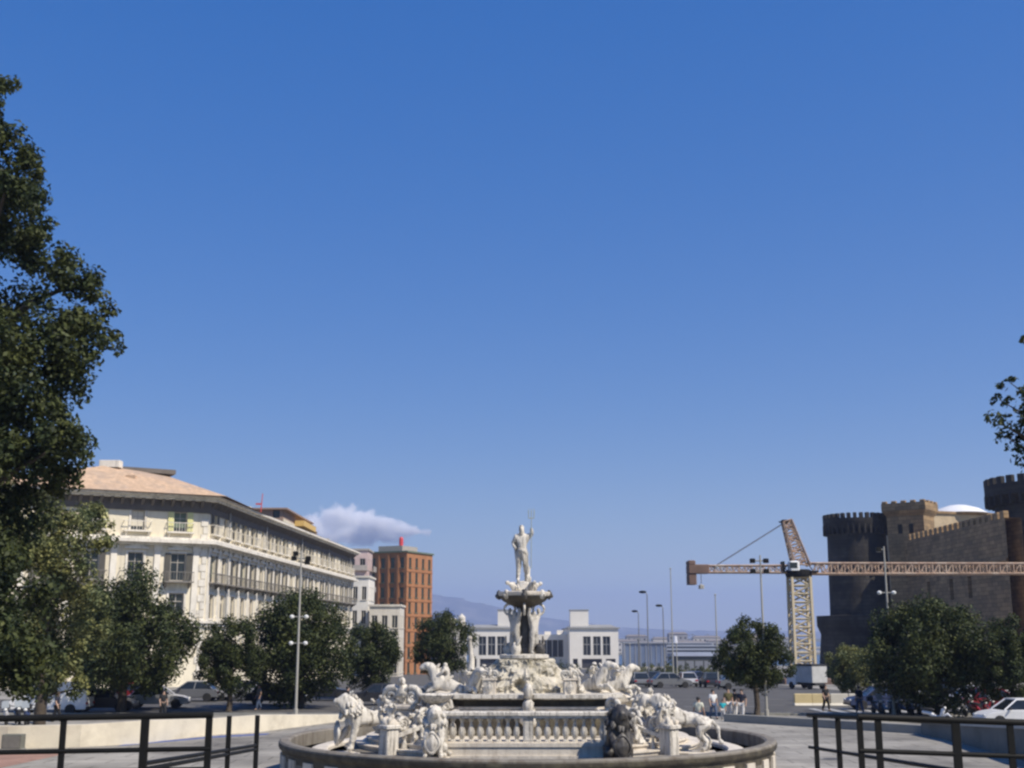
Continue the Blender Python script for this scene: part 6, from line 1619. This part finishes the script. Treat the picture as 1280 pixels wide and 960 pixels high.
person(1033, 81, R(30), 'person in dark clothes in front of the cream site barriers', BLK, BLK, 1.7)
person(1075, 78.5, R(200), 'person in dark clothes with a backpack beside the row of motorbikes', NV, DEN, 1.72, bag=BLK)
person(1232, 79.5, R(90), 'person in a red top beside the red scooter', cl('red cloth', (.4, .03, .04)), DEN, 1.7)
person(434, 79, R(90), 'person in black at the end of the cream wall behind the outer lion', BLK, BLK, 1.66)
# ------------------------------------------------------------------ air, cloud, sun, sky
def haze():
    m = bpy.data.materials.new('haze air'); m.use_nodes = True; N = m.node_tree.nodes; L = m.node_tree.links
    N.remove(N['Principled BSDF'])
    v = N.new('ShaderNodeVolumePrincipled'); v.inputs['Color'].default_value = (0.56, 0.66, 0.95, 1); v.inputs['Density'].default_value = HAZE_D; v.inputs['Anisotropy'].default_value = 0.2
    L.new(v.outputs['Volume'], N['Material Output'].inputs['Volume'])
    mb = MB(); mb.box(-12600, 12600, -400, 12800, -15, 460)
    o = mb.build('haze', m); tag(o, 'thin blue haze over the bay', kind='stuff')
HAZE_D = 1.5e-4
haze()

def cloud():
    Y = 15000.0; k = Y / 1533
    c = at(452, 660, Y)
    puffs = [(395, 656, 17, 13), (424, 649, 30, 17), (446, 650, 26, 17), (470, 659, 28, 12), (495, 663, 34, 8), (455, 668, 62, 11), (412, 668, 36, 14), (516, 664, 14, 4)]
    m = bpy.data.materials.new('cloud vapour'); m.use_nodes = True; N = m.node_tree.nodes; L = m.node_tree.links
    N.remove(N['Principled BSDF'])
    v = N.new('ShaderNodeVolumePrincipled'); v.inputs['Color'].default_value = (1, 1, 1, 1); v.inputs['Anisotropy'].default_value = -0.3
    tc = N.new('ShaderNodeTexCoord'); n = N.new('ShaderNodeTexNoise'); n.inputs['Scale'].default_value = .0062; n.inputs['Detail'].default_value = 6; n.inputs['Roughness'].default_value = .42
    L.new(tc.outputs['Object'], n.inputs['Vector'])
    last = None; mb = MB()
    for i, (u, vv, w, h) in enumerate(puffs):
        p = at(u, vv, Y) - c; rx, rz = w * k * 1.25, h * k * 1.25
        # distance from the puff's middle in units of its radii
        d = N.new('ShaderNodeVectorMath'); d.operation = 'SUBTRACT'; d.inputs[1].default_value = (p.x, (i % 3 - 1) * 60, p.z); L.new(tc.outputs['Object'], d.inputs[0])
        s_ = N.new('ShaderNodeVectorMath'); s_.operation = 'MULTIPLY'; s_.inputs[1].default_value = (1 / rx, 1 / 260, 1 / rz); L.new(d.outputs['Vector'], s_.inputs[0])
        ln = N.new('ShaderNodeVectorMath'); ln.operation = 'LENGTH'; L.new(s_.outputs['Vector'], ln.inputs[0])
        if last is None: last = ln.outputs['Value']
        else:
            mn = N.new('ShaderNodeMath'); mn.operation = 'SMOOTH_MIN'; mn.inputs[2].default_value = .15; L.new(last, mn.inputs[0]); L.new(ln.outputs['Value'], mn.inputs[1]); last = mn.outputs['Value']
        mb.ell((p.x, (i % 3 - 1) * 60, p.z), (rx * 1.1, 290, rz * 1.1), 20, 12)
    # density = inside the puffs, eaten into by noise
    a_ = N.new('ShaderNodeMath'); a_.operation = 'MULTIPLY_ADD'; L.new(n.outputs['Fac'], a_.inputs[0]); a_.inputs[1].default_value = 2.3; a_.inputs[2].default_value = -.45
    b_ = N.new('ShaderNodeMath'); b_.operation = 'SUBTRACT'; L.new(a_.outputs['Value'], b_.inputs[0]); L.new(last, b_.inputs[1])
    r = N.new('ShaderNodeMapRange'); r.inputs['From Min'].default_value = -.15; r.inputs['From Max'].default_value = .5; r.inputs['To Max'].default_value = .022
    L.new(b_.outputs['Value'], r.inputs['Value']); L.new(r.outputs['Result'], v.inputs['Density'])
    L.new(v.outputs['Volume'], N['Material Output'].inputs['Volume'])
    me = mb.mesh('cloud'); o = bpy.data.objects.new('tmpc', me); COL.objects.link(o)
    rm = o.modifiers.new('r', 'REMESH'); rm.mode = 'VOXEL'; rm.voxel_size = 30
    dg = bpy.context.evaluated_depsgraph_get(); dg.update(); out = bpy.data.meshes.new_from_object(o.evaluated_get(dg)); bpy.data.objects.remove(o)
    out.name = 'cloud'; out.materials.clear()
    o = obj('cloud', out, m, None, loc=c); tag(o, 'small white cumulus cloud low over the palace roof', kind='stuff')
cloud()

SUN_EL, SUN_AZ = R(48), math.atan2(.80, -.55)      # azimuth measured from +y (view) towards +x
sd = bpy.data.lights.new('sun', 'SUN'); so = bpy.data.objects.new('sun', sd); COL.objects.link(so)
sd.energy = 5.0; sd.angle = R(.53); sd.color = (1.0, .91, .78)
dirv = Vector((math.sin(SUN_AZ) * math.cos(SUN_EL), math.cos(SUN_AZ) * math.cos(SUN_EL), math.sin(SUN_EL)))
so.rotation_euler = dirv.to_track_quat('Z', 'Y').to_euler(); so.location = dirv * 80
w = bpy.data.worlds.new('World'); scene.world = w; w.use_nodes = True
N = w.node_tree.nodes; L = w.node_tree.links
sky = N.new('ShaderNodeTexSky'); sky.sky_type = 'NISHITA'; sky.sun_disc = False; sky.sun_elevation = SUN_EL; sky.sun_rotation = SUN_AZ
sky.altitude = 0; sky.air_density = 1.0; sky.dust_density = 0.0; sky.ozone_density = 5.0
hs = N.new('ShaderNodeHueSaturation'); hs.inputs['Saturation'].default_value = 2.3; hs.inputs['Hue'].default_value = .524
gm = N.new('ShaderNodeGamma'); gm.inputs['Gamma'].default_value = .42
L.new(sky.outputs['Color'], gm.inputs['Color']); L.new(gm.outputs['Color'], hs.inputs['Color']); L.new(hs.outputs['Color'], N['Background'].inputs['Color']); N['Background'].inputs['Strength'].default_value = 0.15; hs.inputs['Value'].default_value = 1.68
vs = scene.view_settings; vs.view_transform = 'Standard'; vs.look = 'None'; vs.gamma = 1; vs.exposure = 0.2; vs.use_curve_mapping = False
scene.cycles.filter_width = 2.5
scene.cycles.max_bounces = 14; scene.cycles.transparent_max_bounces = 8; scene.cycles.volume_bounces = 14
scene.cycles.use_denoising = True
scene.cycles.diffuse_bounces = 4; scene.cycles.glossy_bounces = 4; scene.cycles.transmission_bounces = 4
scene.cycles.volume_max_steps = 256
